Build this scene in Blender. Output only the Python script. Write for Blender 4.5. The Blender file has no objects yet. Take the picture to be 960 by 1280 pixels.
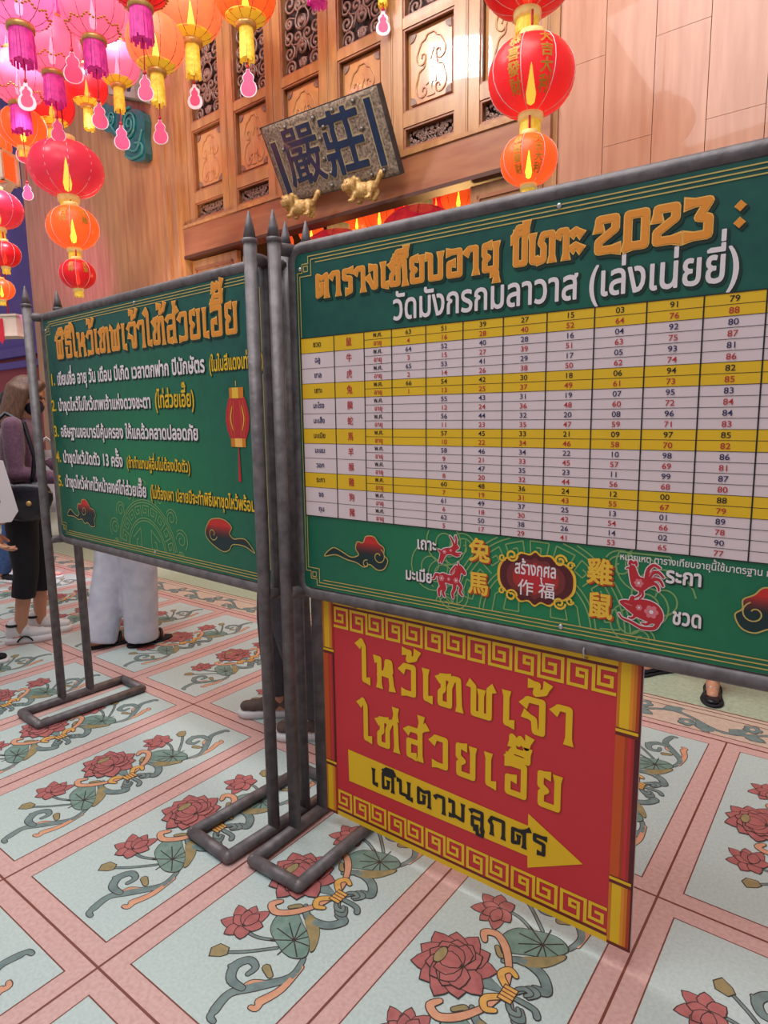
import bpy, bmesh, math, random
from mathutils import Vector, Matrix
from mathutils.geometry import tessellate_polygon
random.seed(7)
SC = bpy.context.scene
COL = SC.collection
PI = math.pi

# ------------------------------------------------------------------ camera
FPX, PITCH, ROLL, YAW, EYE = 806.0, 0.14905, -0.01305, -0.64896, 1.28
_f = Vector((math.sin(YAW) * math.cos(PITCH), math.cos(YAW) * math.cos(PITCH), -math.sin(PITCH)))
_r = Vector((math.cos(YAW), -math.sin(YAW), 0))
_u = _r.cross(_f)
_R = math.cos(ROLL) * _r + math.sin(ROLL) * _u
_U = -math.sin(ROLL) * _r + math.cos(ROLL) * _u
cam_d = bpy.data.cameras.new('camera')
cam_d.sensor_fit = 'HORIZONTAL'
cam_d.sensor_width = 36.0
cam_d.lens = 36.0 * FPX / 960.0
cam_d.clip_start = 0.05
cam = bpy.data.objects.new('camera', cam_d)
COL.objects.link(cam)
cam.matrix_world = Matrix(((_R.x, _U.x, -_f.x, 0), (_R.y, _U.y, -_f.y, 0), (_R.z, _U.z, -_f.z, EYE), (0, 0, 0, 1)))
SC.camera = cam

def ray(px, py):
    return _f + _R * ((px - 480) / FPX) + _U * ((640 - py) / FPX)
def at_y(px, py, y):
    d = ray(px, py)
    return d * (y / d.y) + Vector((0, 0, EYE))
def at_d(px, py, dist):
    return ray(px, py) * dist + Vector((0, 0, EYE))

# ------------------------------------------------------------------ world, lamps, exposure
SC.view_settings.view_transform = 'Standard'
SC.view_settings.look = 'None'
SC.view_settings.exposure = 0.0
SC.view_settings.gamma = 1.0
SC.view_settings.use_curve_mapping = False
world = bpy.data.worlds.new('world')
SC.world = world
world.use_nodes = True
world.node_tree.nodes['Background'].inputs[0].default_value = (0.95, 0.93, 1.0, 1)
world.node_tree.nodes['Background'].inputs[1].default_value = 0.37

def area(name, loc, target, sx, sy, power, color):
    l = bpy.data.lights.new(name, 'AREA')
    l.shape = 'RECTANGLE'
    l.size, l.size_y, l.energy, l.color = sx, sy, power, color
    o = bpy.data.objects.new(name, l)
    COL.objects.link(o)
    o.location = loc
    o.rotation_euler = (Vector(target) - Vector(loc)).to_track_quat('-Z', 'Y').to_euler()
    return o
def point(name, loc, power, color, r=0.15):
    l = bpy.data.lights.new(name, 'POINT')
    l.energy, l.color, l.shadow_soft_size = power, color, r
    o = bpy.data.objects.new(name, l)
    COL.objects.link(o)
    o.location = loc
    return o
area('hall_lamp_main', (-1.6, -0.6, 5.6), (-2.0, 1.6, 0.6), 3.2, 2.4, 160, (1.0, 0.98, 0.98))
area('hall_lamp_rear', (-4.0, 2.2, 6.6), (-4.0, 3.0, 0.0), 4.0, 2.0, 135, (1.0, 0.95, 0.92))
area('hall_lamp_wall', (-1.2, 1.6, 5.8), (-1.0, 4.4, 3.0), 2.4, 1.0, 82, (1.0, 0.90, 0.88))
area('hall_lamp_glint', (-5.7, 0.0, 6.5), (-3.2, 4.45, 4.0), 0.9, 0.5, 95, (1.0, 0.95, 0.92))
def spot(name, loc, target, power, color, angle, blend=.6, r=.1):
    l = bpy.data.lights.new(name, 'SPOT')
    l.energy, l.color, l.shadow_soft_size, l.spot_size, l.spot_blend = power, color, r, angle, blend
    o = bpy.data.objects.new(name, l)
    COL.objects.link(o)
    o.location = loc
    o.rotation_euler = (Vector(target) - Vector(loc)).to_track_quat('-Z', 'Y').to_euler()
    return o
spot('lamp_cluster', at_d(40, -330, 4.4), at_d(60, 70, 5.2), 1150, (1.0, 0.76, 0.95), .85, .4, .15)
spot('added_spot_violet', at_d(110, 470, 5.6), at_d(66, 345, 7.6), 1100, (0.72, 0.22, 1.0), .55, .95, .05)  # added spot hidden behind the numbered board, throws violet up the planks
spot('added_spot_warm', at_d(190, 420, 5.4), at_d(170, 200, 6.9), 150, (1.0, 0.74, 0.45), 1.2, .9, .05)  # added warm spot behind the same board, lights the planks above
point('lamp_doorway', (-3.9, 6.6, 2.3), 130, (1.0, 0.55, 0.2), 0.2)

# ------------------------------------------------------------------ materials
def lin(c):
    def f(v):
        v /= 255.0
        return v / 12.92 if v <= 0.04045 else ((v + 0.055) / 1.055) ** 2.4
    return (f(c[0]), f(c[1]), f(c[2]), 1)
def mix_rgb(nt, a, b, fac):
    m = nt.nodes.new('ShaderNodeMix')
    m.data_type = 'RGBA'
    for sock, v in ((m.inputs[6], a), (m.inputs[7], b), (m.inputs[0], fac)):
        if hasattr(v, 'is_output'):
            nt.links.new(v, sock)
        else:
            sock.default_value = v
    return m.outputs[2]
def mat(name, rgb, rough=0.6, metal=0.0, var=0.12, scale=8.0, stretch=(1, 1, 1), bump=0.0, coat=0.0, emit=0.0, rgb2=None, spec=0.5, sheen=0.0):
    m = bpy.data.materials.new(name)
    m.use_nodes = True
    nt = m.node_tree
    b = nt.nodes['Principled BSDF']
    c = lin(rgb)
    b.inputs['Roughness'].default_value = rough
    b.inputs['Metallic'].default_value = metal
    b.inputs['Specular IOR Level'].default_value = spec
    b.inputs['Coat Weight'].default_value = coat
    b.inputs['Sheen Weight'].default_value = sheen
    tc = nt.nodes.new('ShaderNodeTexCoord')
    mp = nt.nodes.new('ShaderNodeMapping')
    mp.inputs['Scale'].default_value = stretch
    nt.links.new(tc.outputs['Object'], mp.inputs[0])
    nz = nt.nodes.new('ShaderNodeTexNoise')
    nz.inputs['Scale'].default_value = scale
    nz.inputs['Detail'].default_value = 5
    nt.links.new(mp.outputs[0], nz.inputs[0])
    if rgb2 is None:
        k = 1 - var
        c2 = (c[0] * k, c[1] * k, c[2] * k, 1)
    else:
        c2 = lin(rgb2)
    ramp = nt.nodes.new('ShaderNodeMapRange')
    ramp.inputs[1].default_value = 0.35
    ramp.inputs[2].default_value = 0.68
    nt.links.new(nz.outputs[0], ramp.inputs[0])
    col = mix_rgb(nt, c, c2, ramp.outputs[0])
    nt.links.new(col, b.inputs['Base Color'])
    if emit > 0:
        nt.links.new(col, b.inputs['Emission Color'])
        b.inputs['Emission Strength'].default_value = emit
    if bump > 0:
        bp = nt.nodes.new('ShaderNodeBump')
        bp.inputs['Strength'].default_value = bump
        bp.inputs['Distance'].default_value = 0.01
        nt.links.new(nz.outputs[0], bp.inputs['Height'])
        nt.links.new(bp.outputs[0], b.inputs['Normal'])
    return m
def shell_mat(name, rgb, through, emit, clear=0.3):
    """lit lantern skin: coloured, partly see-through to the bulb inside"""
    m = bpy.data.materials.new(name)
    m.use_nodes = True
    nt = m.node_tree
    b = nt.nodes['Principled BSDF']
    out = nt.nodes['Material Output']
    tc = nt.nodes.new('ShaderNodeTexCoord')
    nz = nt.nodes.new('ShaderNodeTexNoise')
    nz.inputs['Scale'].default_value = 14
    nt.links.new(tc.outputs['Object'], nz.inputs[0])
    c = lin(rgb)
    col = mix_rgb(nt, c, (c[0] * 0.9, c[1] * 0.75, c[2] * 0.8, 1), nz.outputs[0])
    nt.links.new(col, b.inputs['Base Color'])
    nt.links.new(col, b.inputs['Emission Color'])
    b.inputs['Emission Strength'].default_value = emit
    b.inputs['Roughness'].default_value = 0.35
    t = nt.nodes.new('ShaderNodeBsdfTransparent')
    t.inputs[0].default_value = lin(through)
    mx = nt.nodes.new('ShaderNodeMixShader')
    mx.inputs[0].default_value = clear
    nt.links.new(b.outputs[0], mx.inputs[1])
    nt.links.new(t.outputs[0], mx.inputs[2])
    nt.links.new(mx.outputs[0], out.inputs[0])
    return m

M = {}
def dm(key, *a, **k):
    M[key] = mat(key, *a, **k)
# setting
dm('terrazzo_pink', (210, 174, 168), 0.40, scale=90, rgb2=(196, 156, 150), bump=0.02)
dm('terrazzo_green', (190, 207, 204), 0.36, scale=120, rgb2=(176, 195, 193), bump=0.02)
dm('terrazzo_plain', (176, 190, 164), 0.40, scale=55, rgb2=(150, 168, 146), bump=0.05)
dm('terrazzo_cream', (206, 186, 168), 0.42, scale=50, rgb2=(190, 170, 152))
dm('inlay_brown', (120, 62, 50), 0.5)
dm('inlay_rose', (178, 106, 104), 0.5, rgb2=(158, 90, 90), scale=40)
dm('inlay_teal', (120, 150, 140), 0.5, rgb2=(98, 130, 120), scale=40)
dm('inlay_slate', (118, 140, 138), 0.5, rgb2=(98, 120, 120), scale=40)
dm('inlay_salmon', (212, 158, 126), 0.5, rgb2=(200, 142, 112), scale=40)
dm('inlay_gold', (220, 172, 92), 0.5, rgb2=(200, 150, 78), scale=40)
dm('inlay_olive', (158, 142, 98), 0.5, rgb2=(134, 124, 88), scale=40)
dm('inlay_dark', (56, 48, 46), 0.5)
dm('wood_plank', (200, 142, 110), 0.36, scale=5, stretch=(3, 3, 0.35), rgb2=(180, 120, 88), coat=0.3)
dm('wood_plank_left', (208, 152, 96), 0.36, scale=5, stretch=(3, 3, 0.35), rgb2=(184, 118, 76), coat=0.3)
dm('wood_frame', (192, 142, 92), 0.26, scale=5, stretch=(3, 3, 0.5), rgb2=(168, 116, 72), coat=0.6)
dm('wood_beam', (170, 112, 76), 0.32, scale=5, stretch=(0.5, 3, 3), rgb2=(150, 90, 62), coat=0.4)
dm('wood_panel', (208, 154, 98), 0.22, scale=6, stretch=(2, 2, 0.7), rgb2=(194, 130, 88), coat=0.8)
dm('wood_line', (84, 48, 34), 0.5)
dm('wood_dark', (60, 40, 40), 0.6)
dm('carving', (150, 116, 100), 0.4, scale=30, rgb2=(112, 84, 74), coat=0.2)
dm('recess_violet', (120, 96, 180), 0.7)
dm('red_lacquer', (176, 34, 52), 0.5)
dm('cream_paint', (226, 214, 192), 0.5)
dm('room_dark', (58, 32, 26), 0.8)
dm('ceiling_wood', (120, 84, 66), 0.7)
# stands
dm('pipe_steel', (116, 110, 112), 0.5, metal=0.25, scale=30, rgb2=(90, 84, 86), bump=0.25)
dm('board_back', (206, 206, 204), 0.6)
for key, rgb in dict(ink_white=(232, 222, 224), ink_yellow=(232, 188, 30), ink_black=(24, 20, 24), ink_red=(186, 44, 48), ink_navy=(38, 38, 90),
                     ink_orange=(232, 146, 44), ink_orange_edge=(250, 190, 90), ink_shadow=(8, 44, 34), ink_gold=(236, 190, 60), ink_goldline=(196, 172, 96),
                     ink_olive=(128, 164, 100), ink_scarlet=(204, 46, 56), ink_paper=(226, 208, 210), ink_maroon=(84, 22, 30), ink_rose=(220, 120, 130), ink_flame=(206, 84, 28),
                     ink_lime=(222, 206, 60), ink_crimson=(188, 36, 46), ink_sun=(236, 190, 24), ink_amber=(212, 124, 24), ink_rust=(176, 62, 26),
                     ink_brown=(104, 34, 24), ink_teal_dark=(14, 46, 48), ink_wave=(20, 92, 66)).items():
    M[key] = mat(key, rgb, 0.5, var=0.04)
dm('key_yellow', (238, 196, 36), 0.5, var=0.05)

def board_green(name, cx, cz, rad):
    m = bpy.data.materials.new(name)
    m.use_nodes = True
    nt = m.node_tree
    b = nt.nodes['Principled BSDF']
    b.inputs['Roughness'].default_value = 0.42
    tc = nt.nodes.new('ShaderNodeTexCoord')
    mp = nt.nodes.new('ShaderNodeMapping')
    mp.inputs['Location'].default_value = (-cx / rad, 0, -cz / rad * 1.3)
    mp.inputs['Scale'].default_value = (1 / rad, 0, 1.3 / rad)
    nt.links.new(tc.outputs['Object'], mp.inputs[0])
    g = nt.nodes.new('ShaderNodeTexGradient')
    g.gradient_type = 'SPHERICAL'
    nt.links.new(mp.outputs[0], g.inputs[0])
    # fan shaped wave print, faint
    w = nt.nodes.new('ShaderNodeTexVoronoi')
    w.inputs['Scale'].default_value = 26
    nt.links.new(tc.outputs['Object'], w.inputs[0])
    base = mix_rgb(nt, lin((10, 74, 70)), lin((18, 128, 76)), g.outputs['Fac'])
    m2 = nt.nodes.new('ShaderNodeMath')
    m2.operation = 'MULTIPLY'
    m2.inputs[1].default_value = 0.18
    nt.links.new(w.outputs['Distance'], m2.inputs[0])
    col = mix_rgb(nt, base, lin((40, 140, 96)), m2.outputs[0])
    nt.links.new(col, b.inputs['Base Color'])
    return m
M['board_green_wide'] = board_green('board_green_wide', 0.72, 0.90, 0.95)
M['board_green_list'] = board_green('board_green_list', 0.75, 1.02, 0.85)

# lanterns
M['skin_red'] = shell_mat('skin_red', (232, 48, 56), (255, 140, 90), 0.34, 0.28)
M['skin_red_deep'] = shell_mat('skin_red_deep', (226, 28, 40), (240, 60, 50), 0.22, 0.10)
M['skin_orange'] = shell_mat('skin_orange', (250, 112, 50), (255, 200, 110), 0.6, 0.35)
M['skin_pink'] = shell_mat('skin_pink', (250, 118, 152), (255, 170, 200), 0.75, 0.14)
M['skin_peach'] = shell_mat('skin_peach', (252, 140, 92), (255, 214, 130), 0.62, 0.25)
M['skin_rose'] = shell_mat('skin_rose', (222, 58, 88), (255, 190, 120), 0.30, 0.2)
M['skin_magenta'] = shell_mat('skin_magenta', (250, 132, 190), (255, 190, 230), 0.8, 0.14)
dm('bulb', (255, 216, 110), 0.5, emit=11.0, var=0.02)
dm('bulb_white', (255, 240, 225), 0.5, emit=6.0, var=0.02)
dm('gold_cap', (226, 186, 110), 0.35, metal=0.35, scale=20, rgb2=(196, 150, 80))
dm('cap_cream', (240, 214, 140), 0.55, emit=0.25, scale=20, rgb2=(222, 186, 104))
dm('gold_ink', (208, 150, 50), 0.45, metal=0.2)
dm('seam', (120, 40, 50), 0.5)
dm('seam_white', (246, 214, 214), 0.5)
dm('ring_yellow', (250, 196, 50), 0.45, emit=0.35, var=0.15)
dm('fringe_yellow', (248, 218, 84), 0.6, emit=0.3, scale=30, rgb2=(226, 180, 40))  # slight emission puts the cluster's overexposed light into the fringe colour
dm('fringe_magenta', (226, 58, 152), 0.6, emit=0.28, scale=30, rgb2=(186, 36, 128))  # emission here too, imitating strong light on the magenta fringe
dm('card_pink', (238, 74, 122), 0.5, emit=0.12, var=0.06)  # faint emission paints a pink glow onto the card, which is no lamp
dm('card_edge', (250, 226, 232), 0.5, emit=0.1)  # rim carries the same painted glow as the card
dm('cord_red', (206, 40, 60), 0.6)
# plaque and ornaments
dm('plaque_stone', (164, 146, 124), 0.6, scale=45, rgb2=(84, 72, 62), bump=0.8)
dm('stud_iron', (120, 112, 104), 0.4, metal=0.5)
dm('plaque_edge', (66, 62, 62), 0.55, scale=20, rgb2=(48, 46, 50), bump=0.3)
dm('plaque_blue', (22, 50, 84), 0.35, coat=0.4, var=0.3)
dm('plaque_rim', (190, 172, 134), 0.5, scale=40, rgb2=(170, 150, 112))
dm('gilt', (226, 186, 116), 0.42, metal=0.3, scale=40, rgb2=(160, 116, 62), bump=.3)
dm('glaze_teal', (18, 110, 116), 0.2, coat=0.6, rgb2=(12, 84, 96), scale=12)
dm('glaze_light', (64, 150, 150), 0.25, coat=0.5)
dm('stone_grey', (176, 168, 160), 0.6, rgb2=(150, 142, 138))
dm('paint_blue', (40, 56, 86), 0.5)
# people
dm('skin_tone', (196, 142, 112), 0.5, var=0.06)
dm('hair_brown', (120, 84, 64), 0.5, scale=30, stretch=(6, 6, 0.6), rgb2=(70, 48, 40))
dm('hair_black', (28, 24, 24), 0.45, scale=40, rgb2=(16, 14, 14))
dm('knit_purple', (116, 78, 100), 0.85, scale=60, rgb2=(96, 62, 84), bump=0.4, sheen=0.3)
dm('cloth_black', (22, 22, 30), 0.8, scale=20, rgb2=(14, 14, 22))
dm('leather_black', (24, 26, 38), 0.32, scale=30, rgb2=(14, 16, 26), bump=0.2)
dm('denim_white', (206, 208, 220), 0.8, scale=14, rgb2=(186, 190, 206), bump=0.3)
dm('denim_blue', (60, 92, 140), 0.8, scale=30, rgb2=(44, 72, 118))
dm('cloth_white', (214, 212, 216), 0.8, scale=10, rgb2=(196, 194, 202))
dm('cloth_grey', (76, 72, 80), 0.8, scale=30, rgb2=(60, 58, 66))
dm('cloth_brown', (104, 88, 82), 0.8, scale=30, rgb2=(84, 70, 66))
dm('cloth_wine', (84, 26, 34), 0.8)
dm('cloth_teal', (40, 78, 88), 0.8)
dm('rubber_white', (226, 226, 228), 0.5, var=0.05)
dm('shoe_pink', (236, 168, 160), 0.5)
dm('mask_navy', (26, 28, 48), 0.7)
dm('eye_dark', (20, 14, 12), 0.3)
dm('lip', (168, 96, 88), 0.5)
dm('silver', (200, 200, 204), 0.3, metal=0.8)
dm('bag_white', (224, 222, 226), 0.7, var=0.05)

# ------------------------------------------------------------------ mesh helpers
class MB:
    """collects shapes into one mesh; the material of each face is chosen by key"""
    def __init__(s):
        s.v, s.f, s.k, s.sm = [], [], [], []
        s.T = None
    def pt(s, p):
        p = Vector(p)
        s.v.append(s.T @ p if s.T else p)
        return len(s.v) - 1
    def face(s, idx, key, smooth=False):
        s.f.append(tuple(idx)); s.k.append(key); s.sm.append(smooth)
    def box(s, x0, x1, y0, y1, z0, z1, key):
        i = [s.pt(p) for p in ((x0, y0, z0), (x1, y0, z0), (x1, y1, z0), (x0, y1, z0), (x0, y0, z1), (x1, y0, z1), (x1, y1, z1), (x0, y1, z1))]
        for q in ((3, 2, 1, 0), (4, 5, 6, 7), (0, 1, 5, 4), (1, 2, 6, 5), (2, 3, 7, 6), (3, 0, 4, 7)):
            s.face([i[a] for a in q], key)
    def tube(s, pts, r, key, n=10, closed=False, cap=True):
        pts = [Vector(p) for p in pts]
        N = len(pts)
        rr = r if isinstance(r, (list, tuple)) else [r] * N
        rings = []
        prev = None
        for i, p in enumerate(pts):
            if closed:
                t = (pts[(i + 1) % N] - p).normalized() + (p - pts[i - 1]).normalized()
            elif i == 0:
                t = pts[1] - p
            elif i == N - 1:
                t = p - pts[i - 1]
            else:
                t = (pts[i + 1] - p).normalized() + (p - pts[i - 1]).normalized()
            if t.length < 1e-9:
                t = Vector((0, 0, 1))
            t.normalize()
            if prev is None:
                a = Vector((0, 0, 1)) if abs(t.z) < 0.9 else Vector((1, 0, 0))
            else:
                a = prev
            x = (a - t * a.dot(t))
            if x.length < 1e-6:
                x = t.orthogonal()
            x.normalize()
            prev = x
            y = t.cross(x)
            rings.append([s.pt(p + (x * math.cos(2 * PI * j / n) + y * math.sin(2 * PI * j / n)) * rr[i]) for j in range(n)])
        for i in range(N if closed else N - 1):
            a, b = rings[i], rings[(i + 1) % N]
            for j in range(n):
                s.face((a[j], a[(j + 1) % n], b[(j + 1) % n], b[j]), key, True)
        if cap and not closed:
            s.face(rings[0][::-1], key); s.face(rings[-1], key)
    def lathe(s, prof, key, n=24, c=(0, 0, 0), smooth=True, rib=0.0, ribs=0, keyf=None):
        rings = []
        for (r, z) in prof:
            rings.append([s.pt((c[0] + r * (1 + (rib * abs(math.sin(ribs * PI * j / n)) if ribs else 0)) * math.cos(2 * PI * j / n),
                                c[1] + r * (1 + (rib * abs(math.sin(ribs * PI * j / n)) if ribs else 0)) * math.sin(2 * PI * j / n), c[2] + z)) for j in range(n)])
        for i in range(len(rings) - 1):
            a, b = rings[i], rings[i + 1]
            kk = keyf(i) if keyf else key
            for j in range(n):
                s.face((a[j], a[(j + 1) % n], b[(j + 1) % n], b[j]), kk, smooth)
        if prof[0][0] > 1e-6:
            s.face(rings[0][::-1], key)
        if prof[-1][0] > 1e-6:
            s.face(rings[-1], key)
    def ball(s, c, rx, ry, rz, key, n=16, m=10):
        c = Vector(c)
        rings = []
        for i in range(m + 1):
            t = PI * i / m - PI / 2
            rings.append([s.pt(c + Vector((rx * math.cos(t) * math.cos(2 * PI * j / n), ry * math.cos(t) * math.sin(2 * PI * j / n), rz * math.sin(t)))) for j in range(n)])
        for i in range(m):
            for j in range(n):
                s.face((rings[i][j], rings[i][(j + 1) % n], rings[i + 1][(j + 1) % n], rings[i + 1][j]), key, True)
    def prism(s, poly, y0, y1, key, side=None):
        """polygon in (x,z) extruded from y0 (front) to y1"""
        n = len(poly)
        a = [s.pt((p[0], y0, p[1])) for p in poly]
        b = [s.pt((p[0], y1, p[1])) for p in poly]
        tris = tessellate_polygon([[Vector((p[0], p[1], 0)) for p in poly]])
        for t in tris:
            s.face([a[i] for i in t], key)
            s.face([b[i] for i in reversed(t)], key)
        for i in range(n):
            j = (i + 1) % n
            s.face((a[i], a[j], b[j], b[i]), side or key)
    def build(s, name, parent=None, loc=None, rotz=0.0, fix=True):
        me = bpy.data.meshes.new(name)
        keys = []
        for k in s.k:
            if k not in keys:
                keys.append(k)
        me.from_pydata([tuple(p) for p in s.v], [], s.f)
        for k in keys:
            me.materials.append(M[k])
        ix = {k: i for i, k in enumerate(keys)}
        me.polygons.foreach_set('material_index', [ix[k] for k in s.k])
        me.polygons.foreach_set('use_smooth', s.sm)
        me.update()
        if fix:
            bm = bmesh.new(); bm.from_mesh(me)
            bmesh.ops.recalc_face_normals(bm, faces=bm.faces)
            bm.to_mesh(me); bm.free()
        o = bpy.data.objects.new(name, me)
        COL.objects.link(o)
        if parent:
            o.parent = parent
        if loc is not None:
            o.location = loc
        o.rotation_euler = (0, 0, rotz)
        return o

def tag(o, label=None, cat=None, group=None, kind=None):
    if label: o['label'] = label
    if cat: o['category'] = cat
    if group: o['group'] = group
    if kind: o['kind'] = kind
    return o
def thing(name, label, cat, loc=(0, 0, 0), rotz=0.0, group=None):
    o = bpy.data.objects.new(name, None)
    o.empty_display_size = 0.1
    COL.objects.link(o)
    o.location = loc
    o.rotation_euler = (0, 0, rotz)
    return tag(o, label, cat, group)

# ------------------------------------------------------------------ flat artwork (print, inlay): polygons in (u,v) with a layer height
class Ink:
    def __init__(s, step=0.0004, flip=False):
        s.mb = MB(); s.step = step; s.flat = flip; s.rnd = random.Random(1); s.k = 0
    def P(s, u, v, n):
        return s.mb.pt((u, v, n) if s.flat else (u, -n, v))
    def poly(s, loops, key, layer):
        s.k = (s.k + 1) % 14
        n = layer * s.step + s.k * 5e-6 + s.rnd.random() * 3e-6     # pieces never lie in exactly the same plane
        pts = [p for l in loops for p in l]
        if len(pts) < 3:
            return
        try:
            tris = tessellate_polygon([[Vector((p[0], p[1], 0)) for p in l] for l in loops])
        except Exception:
            return
        ids = [s.P(p[0], p[1], n) for p in pts]
        for t in tris:
            a, b, c = (pts[i] for i in t)
            ar = (b[0] - a[0]) * (c[1] - a[1]) - (c[0] - a[0]) * (b[1] - a[1])
            if abs(ar) < 1e-12:
                continue
            t = t if ar > 0 else (t[0], t[2], t[1])
            s.mb.face([ids[i] for i in t], key)
    def rect(s, u0, v0, u1, v1, key, layer):
        s.poly([[(u0, v0), (u1, v0), (u1, v1), (u0, v1)]], key, layer)
    def disc(s, u, v, r, key, layer, n=10, ry=None):
        ry = ry or r
        s.poly([[(u + r * math.cos(2 * PI * i / n), v + ry * math.sin(2 * PI * i / n)) for i in range(n)]], key, layer)
    def line(s, pts, w, key, layer, closed=False, joint=True):
        """stroke of width w (a number or one per point)"""
        if closed:
            pts = list(pts) + [pts[0]]
        ww = w if isinstance(w, (list, tuple)) else [w] * len(pts)
        for i in range(len(pts) - 1):
            a, b = pts[i], pts[i + 1]
            dx, dy = b[0] - a[0], b[1] - a[1]
            L = math.hypot(dx, dy)
            if L < 1e-9:
                continue
            nx, ny = -dy / L, dx / L
            ha, hb = ww[i] / 2, ww[i + 1] / 2
            s.poly([[(a[0] - nx * ha, a[1] - ny * ha), (b[0] - nx * hb, b[1] - ny * hb), (b[0] + nx * hb, b[1] + ny * hb), (a[0] + nx * ha, a[1] + ny * ha)]], key, layer)
            if joint and (i > 0 or closed):
                s.disc(a[0], a[1], ha, key, layer, 8)
    def build(s, name, parent=None, **k):
        return s.mb.build(name, parent, fix=False, **k)

def smooth(pts, n=5, closed=False):
    """Catmull-Rom through the points"""
    P = [Vector((p[0], p[1])) for p in pts]
    N = len(P)
    out = []
    rng = N if closed else N - 1
    for i in range(rng):
        p0 = P[(i - 1) % N] if closed or i > 0 else P[0]
        p1, p2 = P[i], P[(i + 1) % N]
        p3 = P[(i + 2) % N] if closed or i + 2 < N else P[-1]
        for k in range(n):
            t = k / n
            q = 0.5 * ((2 * p1) + (p2 - p0) * t + (2 * p0 - 5 * p1 + 4 * p2 - p3) * t * t + (3 * p1 - p0 - 3 * p2 + p3) * t * t * t)
            out.append((q.x, q.y))
    if not closed:
        out.append((P[-1].x, P[-1].y))
    return out
def spiral(cx, cy, r0, r1, a0, turns, n=18):
    return [(cx + (r0 + (r1 - r0) * i / n) * math.cos(a0 + turns * 2 * PI * i / n), cy + (r0 + (r1 - r0) * i / n) * math.sin(a0 + turns * 2 * PI * i / n)) for i in range(n + 1)]

# ------------------------------------------------------------------ glyphs of the built-in font
_gl = {}
def _text_curve(body):
    c = bpy.data.curves.new('glyph', 'FONT')
    c.body = body
    c.size = 1.0
    o = bpy.data.objects.new('glyph', c)
    COL.objects.link(o)
    dg = bpy.context.evaluated_depsgraph_get()
    dg.update()
    cu = o.evaluated_get(dg).to_curve(dg)
    loops = []
    for sp in cu.splines:
        bp = sp.bezier_points
        n = len(bp)
        L = []
        if n:
            for i in range(n):
                a, b = bp[i], bp[(i + 1) % n]
                p0, p1, p2, p3 = a.co, a.handle_right, b.handle_left, b.co
                chord = (p3 - p0).length
                dev = (p1 - p0).length + (p2 - p1).length + (p3 - p2).length - chord
                k = 1 if dev < 0.002 else (3 if chord < 0.25 else 5)
                for j in range(k):
                    t = j / k
                    q = p0 * (1 - t) ** 3 + p1 * 3 * t * (1 - t) ** 2 + p2 * 3 * t * t * (1 - t) + p3 * t ** 3
                    L.append((q.x, q.y))
        else:
            L = [(p.co.x, p.co.y) for p in sp.points]
        if len(L) > 2:
            loops.append(L)
    o.evaluated_get(dg).to_curve_clear()
    bpy.data.objects.remove(o)
    bpy.data.curves.remove(c)
    return loops
def _area(L):
    return 0.5 * sum(L[i - 1][0] * L[i][1] - L[i][0] * L[i - 1][1] for i in range(len(L)))
def _inside(p, L):
    r = False
    for i in range(len(L)):
        a, b = L[i - 1], L[i]
        if (a[1] > p[1]) != (b[1] > p[1]) and p[0] < (b[0] - a[0]) * (p[1] - a[1]) / (b[1] - a[1]) + a[0]:
            r = not r
    return r
_bar = min(p[0] for l in _text_curve('|') for p in l)
def glyph(ch):
    if ch in _gl:
        return _gl[ch]
    loops = [] if ch == ' ' else _text_curve(ch)
    both = _text_curve(ch + '|')
    adv = min(p[0] for p in both[-1]) - _bar
    if ch != ' ' and len(both) != len(loops) + 1:
        adv = max((max(p[0] for p in l) for l in loops), default=0.5) + 0.06
    if loops:
        sgn = 1 if _area(max(loops, key=lambda l: abs(_area(l)))) > 0 else -1
        if sgn < 0:
            loops = [l[::-1] for l in loops]
    _gl[ch] = (loops, adv)
    return _gl[ch]
UPPER = 'ิีึืั็'
TONE = '่้๊๋์'
def layout(s):
    """glyph loops of a line of text, one em high, and its advance"""
    x = 0.0
    items = []
    prev = ''
    for ch in s:
        loops, adv = glyph(ch)
        dy = 0.0
        if ch in TONE and prev and prev in UPPER:
            dy = 0.21
        if loops:
            items.append([[(p[0] + x, p[1] + dy) for p in l] for l in loops])
        x += adv
        prev = ch
    return items, x
def grow(L, b):
    """push a loop outwards (ink grows) by b; outer loops run anticlockwise, holes clockwise"""
    n = len(L)
    out = []
    for i in range(n):
        a, p, c = L[i - 1], L[i], L[(i + 1) % n]
        d1 = (p[0] - a[0], p[1] - a[1]); d2 = (c[0] - p[0], c[1] - p[1])
        l1 = math.hypot(*d1) or 1e-9; l2 = math.hypot(*d2) or 1e-9
        nx, ny = d1[1] / l1 + d2[1] / l2, -d1[0] / l1 - d2[0] / l2
        l = math.hypot(nx, ny)
        if l < 0.3:
            out.append(p); continue
        k = min(2.0 / l, 1.6)
        out.append((p[0] + nx / l * b * k, p[1] + ny / l * b * k))
    return out
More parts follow.
